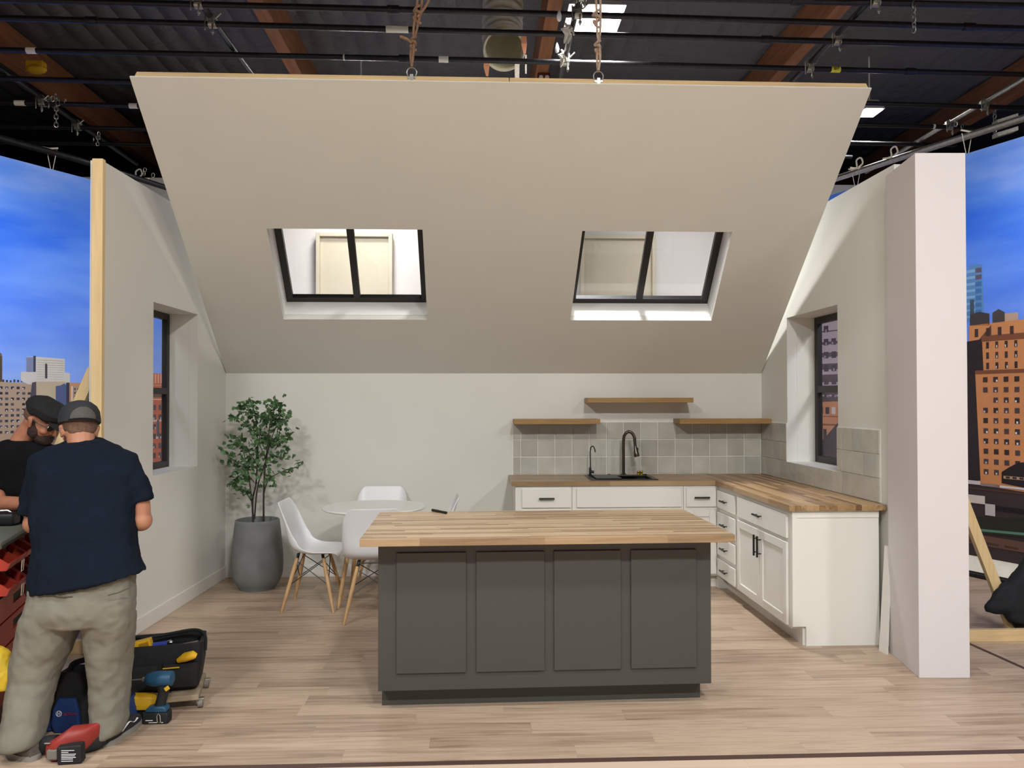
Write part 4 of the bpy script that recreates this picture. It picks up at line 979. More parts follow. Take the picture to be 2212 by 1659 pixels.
mb = MB(); mb.lathe([(.30, .722), (.405, .724), (.414, .731), (.414, .738), (.410, .742)], (-.846, 6.42, 0), 72); mb.build('tabletop', M['tabletop'], t, True)
for sx in (-1, 1):
    for sy in (-1, 1):
        a = V((-.846+sx*.13, 6.42+sy*.13, .722)); b_ = V((-.846+sx*.235, 6.42+sy*.31, 0)); mb = MB(); mb.tube([a, (a+b_)/2, b_], [.021, .019, .013], 16); mb.build('leg', M['beech'], t, True)
mb = MB(); 
for sx in (-1, 1): mb.cyl((-.846+sx*.15, 6.27, .62), (-.846-sx*.15, 6.57, .62), .005, seg=6)
mb.build('wire_brace', M['black'], t, True)

# plant
px, py = -1.885, 6.81
t = thing('concrete_planter', 'tall rounded grey concrete pot standing in the left corner', 'plant pot', (px, py, 0))
prof = [(.145, 0), (.15, .012), (.16, .03), (.185, .06), (.207, .12), (.214, .2), (.212, .28), (.204, .38), (.194, .48), (.184, .56), (.182, .582), (.176, .588), (.166, .585), (.162, .56), (.165, .50)]
mb = MB(); mb.lathe(prof, (px, py, 0), 56); mb.build('pot', M['concrete'], t, True)
mb = MB(); mb.lathe([(.163, .50), (.163, .515), (.05, .522), (.01, .522)], (px, py, 0), 30); mb.build('soil', M['soil'], t, True)
t = thing('ivy_tree', 'slender green ivy leaved tree growing from the grey pot', 'plant', (px, py, .522))
random.seed(11)
def W(u, v, dy=0): return atY(u, v, py+dy)
s1 = W(546, 1135); s2 = W(569, 1135)
stems = [  # (points px, radius)
    ([(547, 1138), (545, 1080), (553, 1040), (556, 960), (552, 900), (540, 860)], .009, 0),
    ([(547, 1120), (541, 1060), (534, 1010), (520, 960), (500, 940)], .007, -.05),
    ([(549, 1120), (556, 1050), (572, 1000), (585, 950), (600, 910), (608, 880)], .007, .04),
    ([(569, 1138), (569, 1070), (572, 1010), (578, 960), (586, 900), (603, 868)], .009, .03),
    ([(570, 1062), (578, 1038), (595, 1024), (630, 1010), (648, 1006)], .005, -.04),
    ([(545, 1085), (530, 1062), (515, 1050), (495, 1046)], .005, -.06),
    ([(553, 1000), (535, 975), (510, 965), (470, 968)], .004, -.02),
    ([(555, 950), (540, 925), (520, 905), (490, 895)], .004, .05),
    ([(552, 900), (535, 885), (515, 878)], .004, -.05),
    ([(578, 965), (600, 950), (620, 940), (628, 932)], .004, .05),
    ([(590, 900), (605, 905), (616, 903)], .003, -.03),
    ([(572, 1000), (590, 985), (615, 985), (622, 965)], .004, .08),
    ([(553, 1010), (520, 1000), (500, 990), (490, 985)], .004, .07),
    ([(556, 940), (575, 905), (585, 880), (598, 862)], .004, -.06),
    ([(548, 1040), (530, 1020), (512, 1030), (503, 1045)], .004, .03),
    ([(575, 990), (560, 955), (565, 925), (575, 900)], .004, -.08)]
leaves = MB(); mbs = MB(); tips = []
for pts, r, dy in stems:
    P = spline([W(u, v, dy*i/len(pts)) for i, (u, v) in enumerate(pts)], 6)
    mbs.tube(P, [r, r*.8, r*.5, r*.25], 8); tips.append(P)
mbs.build('stems', M['bark'], t, True)
def leaf(p, s, rot):
    out = [(0, -.1), (.22, -.32), (.5, -.28), (.42, -.02), (.78, .12), (.46, .30), (.40, .60), (.16, .52), (0, 1.0), (-.16, .52), (-.40, .60), (-.46, .30), (-.78, .12), (-.42, -.02), (-.5, -.28), (-.22, -.32)]
    vs = [V((0, .15, .06))]+[V((x, y, -.12*abs(x)-.10*max(y, 0)**2)) for x, y in out]
    n = len(out); leaves.add([p+rot @ (v*s) for v in vs], [(0, 1+i, 1+(i+1) % n) for i in range(n)])
cnt = 0
for k, P in enumerate(tips):
    n = len(P); start = .45 if k < 4 else .15
    tot = 66 if k < 4 else 40
    for q in range(tot):
        f = start+(1-start)*(q+random.random())/tot; p = P[min(int(f*(n-1)), n-1)]
        off = V((random.gauss(0, .035), random.gauss(0, .04), random.gauss(0, .03)))
        if q > tot-4: off *= .4
        e = Euler((random.gauss(.9, .55), random.gauss(0, .5), random.uniform(0, 2*PI))).to_matrix()
        leaf(p+off, random.uniform(.027, .042), e); cnt += 1
leaves.build('foliage', M['leaf'], t)
# ================================================================== STUDS AND BRACES
xs0, xs1 = atY(197, 700, 4.975).x, atY(220.5, 700, 4.975).x
mb = MB(); mb.box((xs0, 4.974, 0), (xs1, 5.015, 3.10)); tag(mb.build('end_stud', M['pine'], None, bevel=.003), 'raw pine stud closing the front edge of the left wall', 'stud')
th = V((0, .038, 0)); a = atY(200, 795, 5.12); b_ = atY(166, 873, 5.12); d = (b_-a).normalized(); b_ = a+d*((a.z-.1)/-d.z); w = V((-d.z, 0, d.x))*.033
mb = MB(); mb.hexa([b_-w, b_+w, b_+w+th, b_-w+th], [a-w, a+w, a+w+th, a-w+th]); tag(mb.build('diagonal_brace', M['pine']), 'pine brace running down from the back of the left wall', 'brace')
mb = MB(); mb.box((-3.6, 5.08, 0), (-2.45, 5.118, .09)); tag(mb.build('floor_plate', M['pinex'], None, bevel=.003), 'pine plate on the floor behind the two men', 'plate')
yb = 5.22
mb = MB(); a = atY(2083, 1085, yb); b_ = atY(2196, 1380, yb); d = (b_-a).normalized(); e = (a-b_).normalized(); a2 = a+e*.9; w = V((d.z, 0, -d.x))*.034; w = V((-d.z, 0, d.x))*.034
mb.hexa([b_-w, b_+w, b_+w+th, b_-w+th], [a2-w, a2+w, a2+w+th, a2-w+th]); tag(mb.build('diagonal_brace', M['pine']), 'knotty pine brace coming down behind the right column', 'brace')
y1_ = atZ(2150, 1389, 0).y; xa = atZ(2080, 1389, 0).x
mb = MB(); mb.box((xa-.3, y1_, 0), (xa+1.5, y1_+.04, .078)); tag(mb.build('floor_plate', M['pinex'], None, bevel=.003), 'pine plate on the floor right of the column', 'plate')
# jacket hung over the right brace
mb = MB(); J = lambda u, v, dy=0: atY(u, v, yb-.03+dy)
mb.loft([(J(2232, 1200), (.05, 0, 0), (0, .04, 0)), (J(2226, 1230), (.09, 0, 0), (0, .07, 0)), (J(2206, 1265), (.13, 0, .03), (0, .08, 0)), (J(2202, 1310), (.15, 0, 0), (0, .08, 0)), (J(2212, 1345), (.12, 0, 0), (0, .07, 0))])
mb.loft([(J(2172, 1262), (.03, 0, 0), (0, .03, 0)), (J(2160, 1290), (.055, 0, 0), (0, .035, 0)), (J(2150, 1318), (.075, 0, -.02), (0, .035, 0)), (J(2146, 1328), (.06, 0, -.01), (0, .03, 0))])
mb.loft([(J(2205, 1260), (.06, 0, 0), (0, .05, 0)), (J(2215, 1335), (.1, 0, 0), (0, .06, 0)), (J(2228, 1385), (.07, 0, 0), (0, .05, 0)), (J(2232, 1410), (.07, 0, 0), (0, .05, 0))])
tag(mb.build('draped_jacket', M['jacket'], None, True, remesh=.014, sm=3, disp=[(.03, .09)]), 'black jacket hung over the pine brace at the right edge', 'jacket')
# ================================================================== TOOL BOXES AND BAGS
Nn = atZ(0, 1575, 0); Ff = atZ(63, 1490, 0); e1 = (Ff-Nn).normalized(); e2 = V((e1.y, -e1.x, 0))
def BX(origin=Nn):
    m_ = Matrix.Identity(4)
    for i, v in enumerate((e1, -e2, V((0, 0, 1)))):
        for j in range(3): m_[j][i] = v[j]
    m_.translation = origin; return m_
TB = BX(); L1 = (Ff-Nn).length; A0, A1, DP = -.10, L1, .42      # along the face; x=0 plane is the visible face, +y goes into the box
def tb(mb, a0, a1, d0, d1, z0, z1): mb.T = TB; mb.box((a0, d0, z0), (a1, d1, z1)); return mb
def at_tb(x=0, y=0, z=0): return TB @ V((x, y, z))
# rolling base
t = thing('rolling_base', 'dark red wheeled base under the stack of red tool boxes', 'trolley', at_tb(.2, .2, 0), 0)
tb(MB(), A0, A1, .01, DP, .055, .12).build('base_tray', M['redd'], t, bevel=.008)
for a, d in ((A0+.06, .05), (A1-.06, .05), (A0+.06, DP-.05), (A1-.06, DP-.05)):
    mb = MB(); p = at_tb(a, d, .034); n = at_tb(a, d-.02, .034)-p; mb.cyl(p-n, p+n, .034, seg=20); mb.build('wheel', M['drillblack'], t, True, bevel=.004)
def drawerbox(z0, z1, lab):
    t = thing('tool_chest', lab, 'tool box', at_tb(.2, .2, z0), 0, 'red stacking tool chests'); h = (z1-z0)/2
    tb(MB(), A0, A1, .012, DP, z0+.002, z1).build('chest_body', M['redd'], t, bevel=.006)
    for k in range(2):
        b0 = z0+.006+k*h; b1 = z0+h-.004+k*h
        d = MB(); c0, c1 = (A0+A1)/2+.0, (A0+A1)/2+.0; w = .16
        mid = (b0+b1)/2+.01; m0 = A0+.28; m1 = A1-.12
        for q in ((A0+.012, m0, b0, b1), (m1, A1-.012, b0, b1), (m0, m1, b0, mid-.024), (m0, m1, mid+.024, b1)): tb(d, q[0], q[1], -.006, .012, q[2], q[3])
        dr = d.build('drawer', M['red'], t)
        tb(MB(), m0, m1, .008, .0115, mid-.024, mid+.024).build('grip_recess', M['drillblack'], dr)
drawerbox(.12, .385, 'lower red tool chest with two drawers in the stack'); drawerbox(.387, .645, 'upper red tool chest with two drawers under the bin organisers')
def organiser(z0, z1, lab, nb):
    t = thing('bin_organizer', lab, 'tool box', at_tb(.2, .2, z0), 0, 'red open bin organisers')
    tb(MB(), A0, A1, .03, DP, z0+.001, z1).build('organizer_body', M['redd'], t, bevel=.006)
    tb(MB(), A0, A1, .01, .0295, z0+.001, z0+.016).build('lower_rail', M['drillblack'], t)
    w = (A1-A0)/nb
    for k in range(nb):
        a0 = A0+k*w+.008; a1 = a0+w-.016; zt2 = z1-.012; d = MB(); d.T = TB; s_ = .022
        # open tray with a sloping lip
        d.hexa([(a0+s_, -.03, z0+.018), (a1-s_, -.03, z0+.018), (a1, .028, z0+.018), (a0, .028, z0+.018)], [(a0+s_*.6, -.045, z0+.024), (a1-s_*.6, -.045, z0+.024), (a1, .028, z0+.024), (a0, .028, z0+.024)])
        for q0, q1 in (((a0, a0+.007), 0), ((a1-.007, a1), 0)): d.hexa([(q0[0], -.035, z0+.018), (q0[1], -.035, z0+.018), (q0[1], .028, z0+.018), (q0[0], .028, z0+.018)], [(q0[0], -.05, z0+.05), (q0[1], -.05, z0+.05), (q0[1], .028, zt2), (q0[0], .028, zt2)])
        d.hexa([(a0, -.042, z0+.018), (a1, -.042, z0+.018), (a1, -.034, z0+.018), (a0, -.034, z0+.018)], [(a0, -.058, z0+.052), (a1, -.058, z0+.052), (a1, -.05, z0+.052), (a0, -.05, z0+.052)])
        d.build('bin', M['red'], t)
    for a in (A0+.2, A1-.05):
        mb = MB(); mb.T = TB
        mb.tube([(a-.018, -.062, z0-.02), (a-.018, -.066, z0+.035), (a+.018, -.066, z0+.035), (a+.018, -.062, z0-.02)], .003, 8, closed=True); mb.build('wire_latch', M['chrome'], t, True)
    return t
organiser(.647, .765, 'lower red bin organiser of the stack', 4); organiser(.767, .885, 'upper red bin organiser right under the grey lid', 4)
t = thing('case_lid', 'grey green flat case lid on top of the red tool stack', 'lid', at_tb(.2, .2, .886))
mb = MB(); tb(mb, A0-.005, A1+.005, -.02, DP+.01, .886, .922); mb.build('lid_plate', M['greylid'], t, bevel=.008)
mb = MB(); tb(mb, A0+.02, A1-.02, -.024, -.0205, .892, .902); mb.build('edge_seam', M['drillblack'], t)
p = atZ(8, 1132, .925); t = thing('small_radio', 'black rounded device with pink stripe lying on the grey lid', 'radio', p)
mb = MB(); mb.loft([(p+V((-.13, 0, .035)), (0, .035, 0), (0, 0, .034)), (p+V((.05, .015, .035)), (0, .04, 0), (0, 0, .036)), (p+V((.06, .015, .035)), (0, .03, 0), (0, 0, .028))], 20, 3.5); mb.build('case', M['black'], t, True, bevel=.002)
mb = MB(); mb.loft([(p+V((-.028, .006, .035)), (0, .0395, 0), (0, 0, .0375)), (p+V((-.018, .006, .035)), (0, .0395, 0), (0, 0, .0375))], 20, 3.5); mb.build('pink_band', mat('pink_band', '9a5a72', .5), t, True)
mb = MB(); mb.tube([p+V((-.12, -.01, .075)), p+V((.02, .0, .08)), p+V((.055, .01, .055))], .005, 8); mb.build('carry_handle', M['chrome'], t, True)
# yellow cloth bag at the left edge
mb = MB(); Q = lambda u, v, y: atY(u, v, y)
mb.loft([(Q(-8, 1394, 3.78), (.03, 0, 0), (0, .03, 0)), (Q(-6, 1410, 3.77), (.055, 0, 0), (0, .04, 0)), (Q(-8, 1440, 3.76), (.075, 0, 0), (0, .05, 0)), (Q(-9, 1470, 3.76), (.08, 0, .005), (0, .05, 0)), (Q(-10, 1490, 3.76), (.075, 0, .01), (0, .045, 0))])
tag(mb.build('yellow_bag', M['yellowcloth'], None, True, remesh=.008, sm=3, disp=[(.025, .05)]), 'yellow cloth bag hanging beside the red tool stack at the left edge', 'bag')

# tote on its plywood dolly
def rrect(cx, cy, z, hx, hy, r=.03, n=4, sh=(0, 0)):
    o = []
    for (sx, sy, a0) in ((1, 1, 0), (-1, 1, PI/2), (-1, -1, PI), (1, -1, 1.5*PI)):
        for k in range(n+1): a = a0+k/n*PI/2; o.append(V((cx+sh[0]+sx*(hx-r)+r*math.cos(a), cy+sh[1]+sy*(hy-r)+r*math.sin(a), z)))
    return o
pl = atY(262, 1500, 4.15); pr = atY(418, 1500, 4.15); cx = (pl.x+pr.x)/2-.03; hx = (pr.x-pl.x)/2+.02; cy = 4.29; zb = .078
TGc = V((cx, cy, 0)); MB.defT = Matrix.Translation(TGc) @ Matrix.Rotation(R(13), 4, 'Z') @ Matrix.Translation(-TGc)
t = thing('plywood_dolly', 'small plywood dolly on grey casters under the black tool tote', 'dolly', (cx, cy, 0))
mb = MB(); mb.box((cx-hx-.02, cy-.19, .05), (cx+hx-.005, cy+.16, .077)); mb.build('deck', M['dolly'], t, bevel=.003)
for sx, sy in ((1, -1), (-1, -1), (1, 1), (-1, 1)):
    p = V((cx+sx*(hx-.0), cy-.01+sy*.145, .024)); mb = MB(); mb.cyl(p-V((.013, 0, 0)), p+V((.013, 0, 0)), .024, seg=18)
    w_ = mb.build('caster', M['caster'], t, True, bevel=.003); mb = MB(); mb.box(p+V((-.02, -.012, .0)), p+V((.02, .018, .0265))); mb.build('caster_bracket', M['steel'], w_, bevel=.003)
t = thing('tool_tote', 'open black nylon tool tote full of tools standing on the dolly', 'tool bag', (cx, cy, zb))
mb = MB(); H = .245
ro = [rrect(cx, cy, zb, hx-.03, .10), rrect(cx, cy, zb+.02, hx-.015, .12), rrect(cx, cy, zb+H*.5, hx, .13), rrect(cx, cy, zb+H-.03, hx+.002, .125), rrect(cx, cy, zb+H, hx+.004, .12), rrect(cx, cy, zb+H, hx-.012, .105), rrect(cx, cy, zb+H-.05, hx-.015, .10)]
mb.rings(ro); mb.build('tote_body', M['bagblack'], t, True)
for sx in (-.45, .5):
    mb = MB(); mb.rings([rrect(cx+sx*hx, cy-.128, zb+.03, hx*.40, .014, .008), rrect(cx+sx*hx, cy-.134, zb+H*.35, hx*.42, .02, .01), rrect(cx+sx*hx, cy-.13, zb+H*.62, hx*.42, .014, .008)]); mb.build('side_pocket', M['bagblack'], t, True)
mb = MB(); mb.tube(spline([(cx-hx+.02, cy+.1, zb+H), (cx-hx*.5, cy+.02, zb+H+.01), (cx+hx*.1, cy+.04, zb+H+.015), (cx+hx*.75, cy+.03, zb+H+.03), (cx+hx*1.02, cy-.0, zb+H+.005), (cx+hx*1.04, cy-.02, zb+H-.07)]), .009, 8); mb.build('carry_strap', M['bagblack'], t, True)
mb = MB(); mb.box((cx+.02, cy-.158, zb+.135), (cx+.1, cy-.152, zb+.14)); mb.build('yellow_piping', M['yellow'], t)
MB.defT = None
p = atY(302, 1392, 4.2); t2 = thing('yellow_case', 'yellow plastic case sticking out of the black tote', 'case', p)
mb = MB(); rt = Euler((0, R(-12), R(8))).to_matrix(); mb.box(p+V((-.07, -.02, -.035)), p+V((.055, .03, .022)), rt); mb.build('case_body', M['yellow'], t2, bevel=.004)
mb = MB(); mb.box(p+V((.0, -.023, -.02)), p+V((.045, -.018, .012)), rt, p); mb.build('case_window', mat('ochre_insert', '9c7416', .5), t2)
p = atY(345, 1391, 4.23); t2 = thing('caulk_tool', 'blue handled tool with a chrome tip lying in the black tote', 'tool', p)
mb = MB(); mb.tube([p+V((-.05, 0, -.012)), p+V((-.035, 0, -.008)), p+V((0, 0, 0)), p+V((.04, 0, .008))], [.012, .02, .016, .013], 12); mb.build('handle', M['brightblue'], t2, True)
mb = MB(); mb.tube([p+V((.04, 0, .008)), p+V((.055, 0, .011)), p+V((.065, 0, .012))], [.013, .015, .006], 12); mb.build('tip', M['chrome'], t2, True)
for k, (u, v, dx, m_) in enumerate(((385, 1389, .10, 'steel'), (395, 1394, .09, 'steel'), (405, 1390, .07, 'label'))):
    p = atY(u, v, 4.24+k*.02); mb = MB(); mb.tube([p+V((-.09, 0, -.022)), p+V((dx, 0, .01))], [.004, .007], 8)
    tag(mb.build('hand_tool', M[m_], None, True), ['long steel rod lying highest in the tote', 'second steel rod lying just below the first in the tote', 'cream plastic strip at the right end of the tote'][k], 'tool')
p = atY(404, 1417, 4.17); mb = MB(); mb.tube([p+V((-.05, 0, -.02)), p+V((-.01, -.004, .0)), p+V((.03, -.004, .01)), p+V((.045, 0, .004))], [.012, .024, .022, .012], 10)
tag(mb.build('yellow_glove', M['yellow'], None, True), 'yellow glove tucked in the upper right side pocket of the tote', 'glove')
# yellow box lying in front of the tote
p = atY(305, 1508, 4.07); t2 = thing('yellow_level', 'ochre yellow tool case lying in front of the dolly behind the drill', 'case', (p.x, 4.07, .0))
mb = MB(); mb.rings([rrect(p.x+x, 4.0, 0, .045, .035, .012) for x in (0,)] if 0 else [[V((p.x+x, 4.06+w_[0]*k_, .045+.038+w_[1]*k_)) for w_ in ((.035, .03), (.0, .042), (-.035, .03), (-.042, 0), (-.035, -.035), (.035, -.035))] for x, k_ in ((-.08, .9), (-.06, 1), (.05, 1.0), (.075, .7), (.085, .3))]); mb.build('case_body', M['yellow'], t2, True, bevel=.004)
mb = MB(); mb.box((p.x-.07, 4.04, .0), (p.x+.05, 4.09, .05)); mb.build('case_foot', M['drillblack'], t2, bevel=.004)
# blue impact driver standing on its battery
yd = 4.0; b0 = atY(338, 1560, yd); X0 = b0.x; t2 = thing('impact_driver', 'blue and black cordless impact driver standing on its battery before the tote', 'power tool', (X0, yd, 0))
mb = MB(); mb.rings([[V((X0+x, yd+y, z)) for x, y in ((-.06*k, -.03*k), (.058*k, -.03*k), (.064*k, -.02*k), (.064*k, .02*k), (.058*k, .035*k), (-.06*k, .035*k), (-.067*k, .02*k), (-.067*k, -.02*k))] for z, k in ((.0, .96), (.01, 1), (.045, 1), (.055, .95))]); mb.build('battery', M['drillblack'], t2, True, bevel=.004)
mb = MB(); mb.rings([[V((X0+x+o, yd+y, z)) for x, y in ((-.055*k, -.028), (.055*k, -.028), (.055*k, .03), (-.055*k, .03))] for z, k, o in ((.056, 1, 0), (.075, .85, .003), (.085, .5, .012))]); mb.build('battery_mount', M['drillblue'], t2, True, bevel=.006)
mb = MB(); mb.tube(spline([(X0+.012, yd, .075), (X0+.020, yd, .11), (X0+.03, yd, .15), (X0+.028, yd, .185)]), [.027, .025, .026, .033], 16, flat=.8); mb.build('grip', M['drillblack'], t2, True)
mb = MB(); mb.tube([(X0+.078, yd, .215), (X0+.072, yd, .215), (X0+.02, yd, .215), (X0-.025, yd, .213), (X0-.05, yd, .212), (X0-.058, yd, .212)], [.024, .036, .038, .035, .026, .016], 20); mb.build('motor_housing', M['drillblue'], t2, True)
mb = MB(); mb.cyl((X0-.058, yd, .212), (X0-.072, yd, .212), .011, seg=14); mb.cyl((X0-.07, yd, .212), (X0-.125, yd, .209), .004, seg=8); mb.build('chuck_and_bit', M['steel'], t2, True)
mb = MB(); mb.box((X0+.045, yd-.032, .165), (X0+.07, yd-.026, .185), Euler((0, R(-35), 0)).to_matrix()); mb.build('yellow_tag', M['yellow'], t2, bevel=.003)
mb = MB(); mb.tube([(X0+.015, yd-.035, .012), (X0+.012, yd-.036, .045), (X0+.02, yd-.036, .058), (X0+.028, yd-.036, .045), (X0+.03, yd-.035, .012)], .0035, 8, closed=True); mb.build('belt_clip', M['chrome'], t2, True)
mb = MB(); mb.box((X0-.045, yd-.0305, .018), (X0-.01, yd-.0295, .022)); mb.box((X0-.03, yd-.0305, .008), (X0+.04, yd-.0295, .011)); mb.build('white_marking', M['whiteink'], t2)
# blue and black tool bag between the man's legs
yb_ = 4.0; q0 = atY(95, 1560, yb_-.1); q1 = atY(262, 1560, yb_-.1); cx = (q0.x+q1.x)/2; hx = (q1.x-q0.x)/2
t = thing('tool_bag', 'black and blue tool bag with red maker name between the standing man\'s legs', 'tool bag', (cx, yb_, 0))
mb = MB(); mb.rings([rrect(cx, yb_, 0.0, hx-.02, .085), rrect(cx, yb_, .02, hx, .105), rrect(cx, yb_, .12, hx-.005, .11), rrect(cx, yb_, .22, hx-.03, .09), rrect(cx, yb_, .27, hx-.045, .065), rrect(cx, yb_, .275, hx-.06, .045), rrect(cx, yb_, .25, hx-.07, .04)]); mb.build('bag_body', M['bagblack'], t, True)
px_ = atY(140, 1540, yb_-.12).x
mb = MB(); mb.rings([rrect(px_, yb_-.098, .005, .062, .018, .012), rrect(px_, yb_-.108, .05, .068, .02, .014), rrect(px_, yb_-.11, .12, .06, .018, .014), rrect(px_, yb_-.10, .165, .04, .014, .01)]); fp = mb.build('front_pocket', M['bagblue'], t, True)
for sx in (-1, 1):
    mb = MB(); mb.rings([rrect(cx+sx*(hx-.01), yb_-.02, .01, .025, .09, .02), rrect(cx+sx*(hx-.012), yb_-.02, .07, .028, .095, .02), rrect(cx+sx*(hx-.02), yb_-.02, .125, .02, .08, .015)]); mb.build('end_pocket', M['bagblue'], t, True)
mb = MB(); mb.tube(spline([(cx-.1, yb_-.03, .26), (cx-.09, yb_-.02, .30), (cx-.02, yb_, .315), (cx+.05, yb_, .30), (cx+.1, yb_-.02, .27), (cx+.12, yb_-.03, .25)]), .014, 8); mb.build('carry_handle', M['bagblack'], t, True)
yy = yb_-.131
mb = MB(); c = V((px_-.026, yy, .10)); mb.tube([c+V((math.cos(k*PI/12)*.0125, 0, math.sin(k*PI/12)*.0125)) for k in range(24)], .0016, 6, closed=True)
mb.box(c+V((-.006, -.001, -.008)), c+V((-.004, .001, .008))); mb.box(c+V((.004, -.001, -.008)), c+V((.006, .001, .008))); mb.box(c+V((-.004, -.001, -.001)), c+V((.004, .001, .001))); mb.build('ring_emblem', M['whiteink'], t, True)
text('BOSCH', .018, Matrix.Translation(V((px_+.026, yy, .097))) @ Matrix.Rotation(PI/2, 4, 'X'), M['redink'], t, 'maker_name')
for k, (u, v, m_, lab) in enumerate(((116, 1474, 'yellow', 'yellow pliers handle poking from the blue tool bag'), (112, 1484, 'red', 'red tool handle poking from the blue tool bag'), (124, 1476, 'chrome', 'bright metal tool head in the blue tool bag'))):
    p = atY(u, v, 3.93); mb = MB(); mb.tube([p+V((-.02, .02, -.03)), p, p+V((.02, -.01, -.012 if k == 0 else .006))], [.006, .007, .005], 8); tag(mb.build('hand_tool', M[m_], None, True), lab, 'tool')
# red cordless tool with its battery facing the camera
yr = 3.575; b0 = atY(154, 1640, yr); X0 = b0.x; t2 = thing('cordless_saw', 'red cordless power tool lying on the floor between the man\'s feet', 'power tool', (X0, yr, 0))
mb = MB(); mb.box((X0-.052, yr-.03, .002), (X0+.05, yr+.02, .082), Euler((0, R(-3), R(4))).to_matrix()); mb.build('battery', M['drillblack'], t2, bevel=.008, bseg=3)
mb = MB()
for z, w in ((.064, .055), (.056, .03), (.048, .062), (.041, .058), (.034, .062), (.027, .05), (.018, .05)): mb.box((X0-.03, yr-.034, z), (X0-.03+w, yr-.0325, z+.0025))
mb.build('small_print', M['whiteink'], t2)
mb = MB(); mb.loft([((X0-.115, yr+.03, .045), (0, .03, 0), (0, 0, .035)), ((X0-.08, yr+.03, .05), (0, .045, 0), (0, 0, .05)), ((X0-.03, yr+.05, .07), (0, .05, 0), (0, 0, .065)), ((X0+.03, yr+.09, .075), (0, .05, 0), (0, 0, .05)), ((X0+.08, yr+.14, .10), (0, .02, 0), (0, 0, .03))], 20, 3); mb.build('housing', mat('deep_red_plastic', '8e2c24', .5), t2, True)
mb = MB(); mb.box((X0-.10, yr-.022, .02), (X0-.055, yr+.0, .062)); mb.build('vent_grille', M['caster'], t2, bevel=.004)
mb = MB(); mb.box((X0-.115, yr-.012, .086), (X0-.09, yr+.0, .092)); mb.build('latch', M['chrome'], t2, bevel=.001)
mb = MB(); mb.tube(spline([(X0-.09, yr+.05, .07), (X0-.14, yr+.06, .06), (X0-.18, yr+.07, .03), (X0-.20, yr+.1, .02)]), [.03, .032, .025, .018], 14); mb.build('grip', M['drillblack'], t2, True)
mb = MB(); mb.loft([((X0+.02, yr+.09, .045), (0, .035, 0), (0, 0, .04)), ((X0+.06, yr+.12, .045), (0, .03, 0), (0, 0, .04)), ((X0+.09, yr+.14, .04), (0, .018, 0), (0, 0, .02))], 16, 2.5); mb.build('gear_head', M['drillblack'], t2, True)
# ================================================================== PEOPLE
def frame(c, F, Uu):
    F = V(F).normalized(); X = F.cross(V(Uu)).normalized(); U2 = X.cross(F).normalized()
    m_ = Matrix.Identity(4)
    for i, v in enumerate((X, F, U2)):
        for j in range(3): m_[j][i] = v[j]
    m_.translation = V(c); return m_
def ell_l(mb, T_, c, r, rot=(0, 0, 0)):
    old = mb.T; mb.T = T_; mb.ell(c, r, Euler(rot).to_matrix()); mb.T = old
def tube_l(mb, T_, pts, r, seg=12, flat=1.0):
    old = mb.T; mb.T = T_; mb.tube(spline(pts, 4), r, seg, flat=flat); mb.T = old
def head(mb, T_):
    ell_l(mb, T_, (0, -.012, .035), (.076, .097, .085)); ell_l(mb, T_, (0, .03, -.02), (.064, .066, .088)); ell_l(mb, T_, (0, .045, -.082), (.040, .040, .030))
    ell_l(mb, T_, (0, -.03, -.03), (.066, .065, .06))
    tube_l(mb, T_, [(0, .088, .012), (0, .104, -.006), (0, .114, -.024), (0, .100, -.034)], [.009, .011, .015, .009])
    for s in (-1, 1):
        ell_l(mb, T_, (s*.033, .077, .02), (.026, .014, .008)); ell_l(mb, T_, (s*.04, .066, -.028), (.024, .022, .02))
        ell_l(mb, T_, (s*.078, -.008, -.012), (.009, .018, .031), (0, s*.25, s*-.3)); ell_l(mb, T_, (s*.082, -.012, .006), (.010, .018, .014)); ell_l(mb, T_, (s*.076, .0, -.034), (.008, .011, .010))
    ell_l(mb, T_, (0, .096, -.052), (.024, .009, .006)); ell_l(mb, T_, (0, .094, -.062), (.021, .009, .006))
def eyes(T_, par):
    for s in (-1, 1):
        mb = MB(); ell_l(mb, T_, (s*.032, .082, .004), (.012, .010, .010)); e = mb.build('eye', M['whiteink'], par, True)
        mb = MB(); ell_l(mb, T_, (s*.032, .090, .003), (.005, .004, .005)); mb.build('iris', M['soil'], e, True)
def hand(mb, T_, sx, curl=.5):
    """palm along +y of T_, back of the hand up (+z); sx = side of the thumb"""
    old = mb.T; mb.T = T_
    mb.loft([((0, -.01, 0), (.026, 0, 0), (0, 0, .018)), ((0, .03, 0), (.038, 0, 0), (0, 0, .017)), ((0, .075, 0), (.043, 0, 0), (0, 0, .014)), ((0, .092, -.002), (.040, 0, 0), (0, 0, .011))], 16)
    for k, (x, L) in enumerate(((-.032, .066), (-.011, .078), (.011, .073), (.032, .058))):
        x *= -sx; y = .088-abs(k-1.4)*.003; pts = [V((x*.9, y-.02, 0)), V((x, y, -.002))]; a = 0; p = V((x, y, -.002))
        for seg_, f in enumerate((.45, .32, .26)):
            a += curl*(.9 if seg_ else .7); d = V((x*.6*(1-a/3), math.cos(a), -math.sin(a))); d.normalize(); p = p+d*L*f; pts.append(p.copy())
        mb.tube(spline(pts, 3), [.010, .0100, .0092, .0086, .0072], 10)
    b_ = V((sx*.030, .012, -.004)); mb.tube(spline([b_, b_+V((sx*.022, .022, -.012)), b_+V((sx*.030, .045, -.024)), b_+V((sx*.026, .064, -.034))], 3), [.014, .0125, .011, .0085], 10)
    mb.T = old
DY = .085
def W_(u, v, y): return atY(u, v, y+DY)
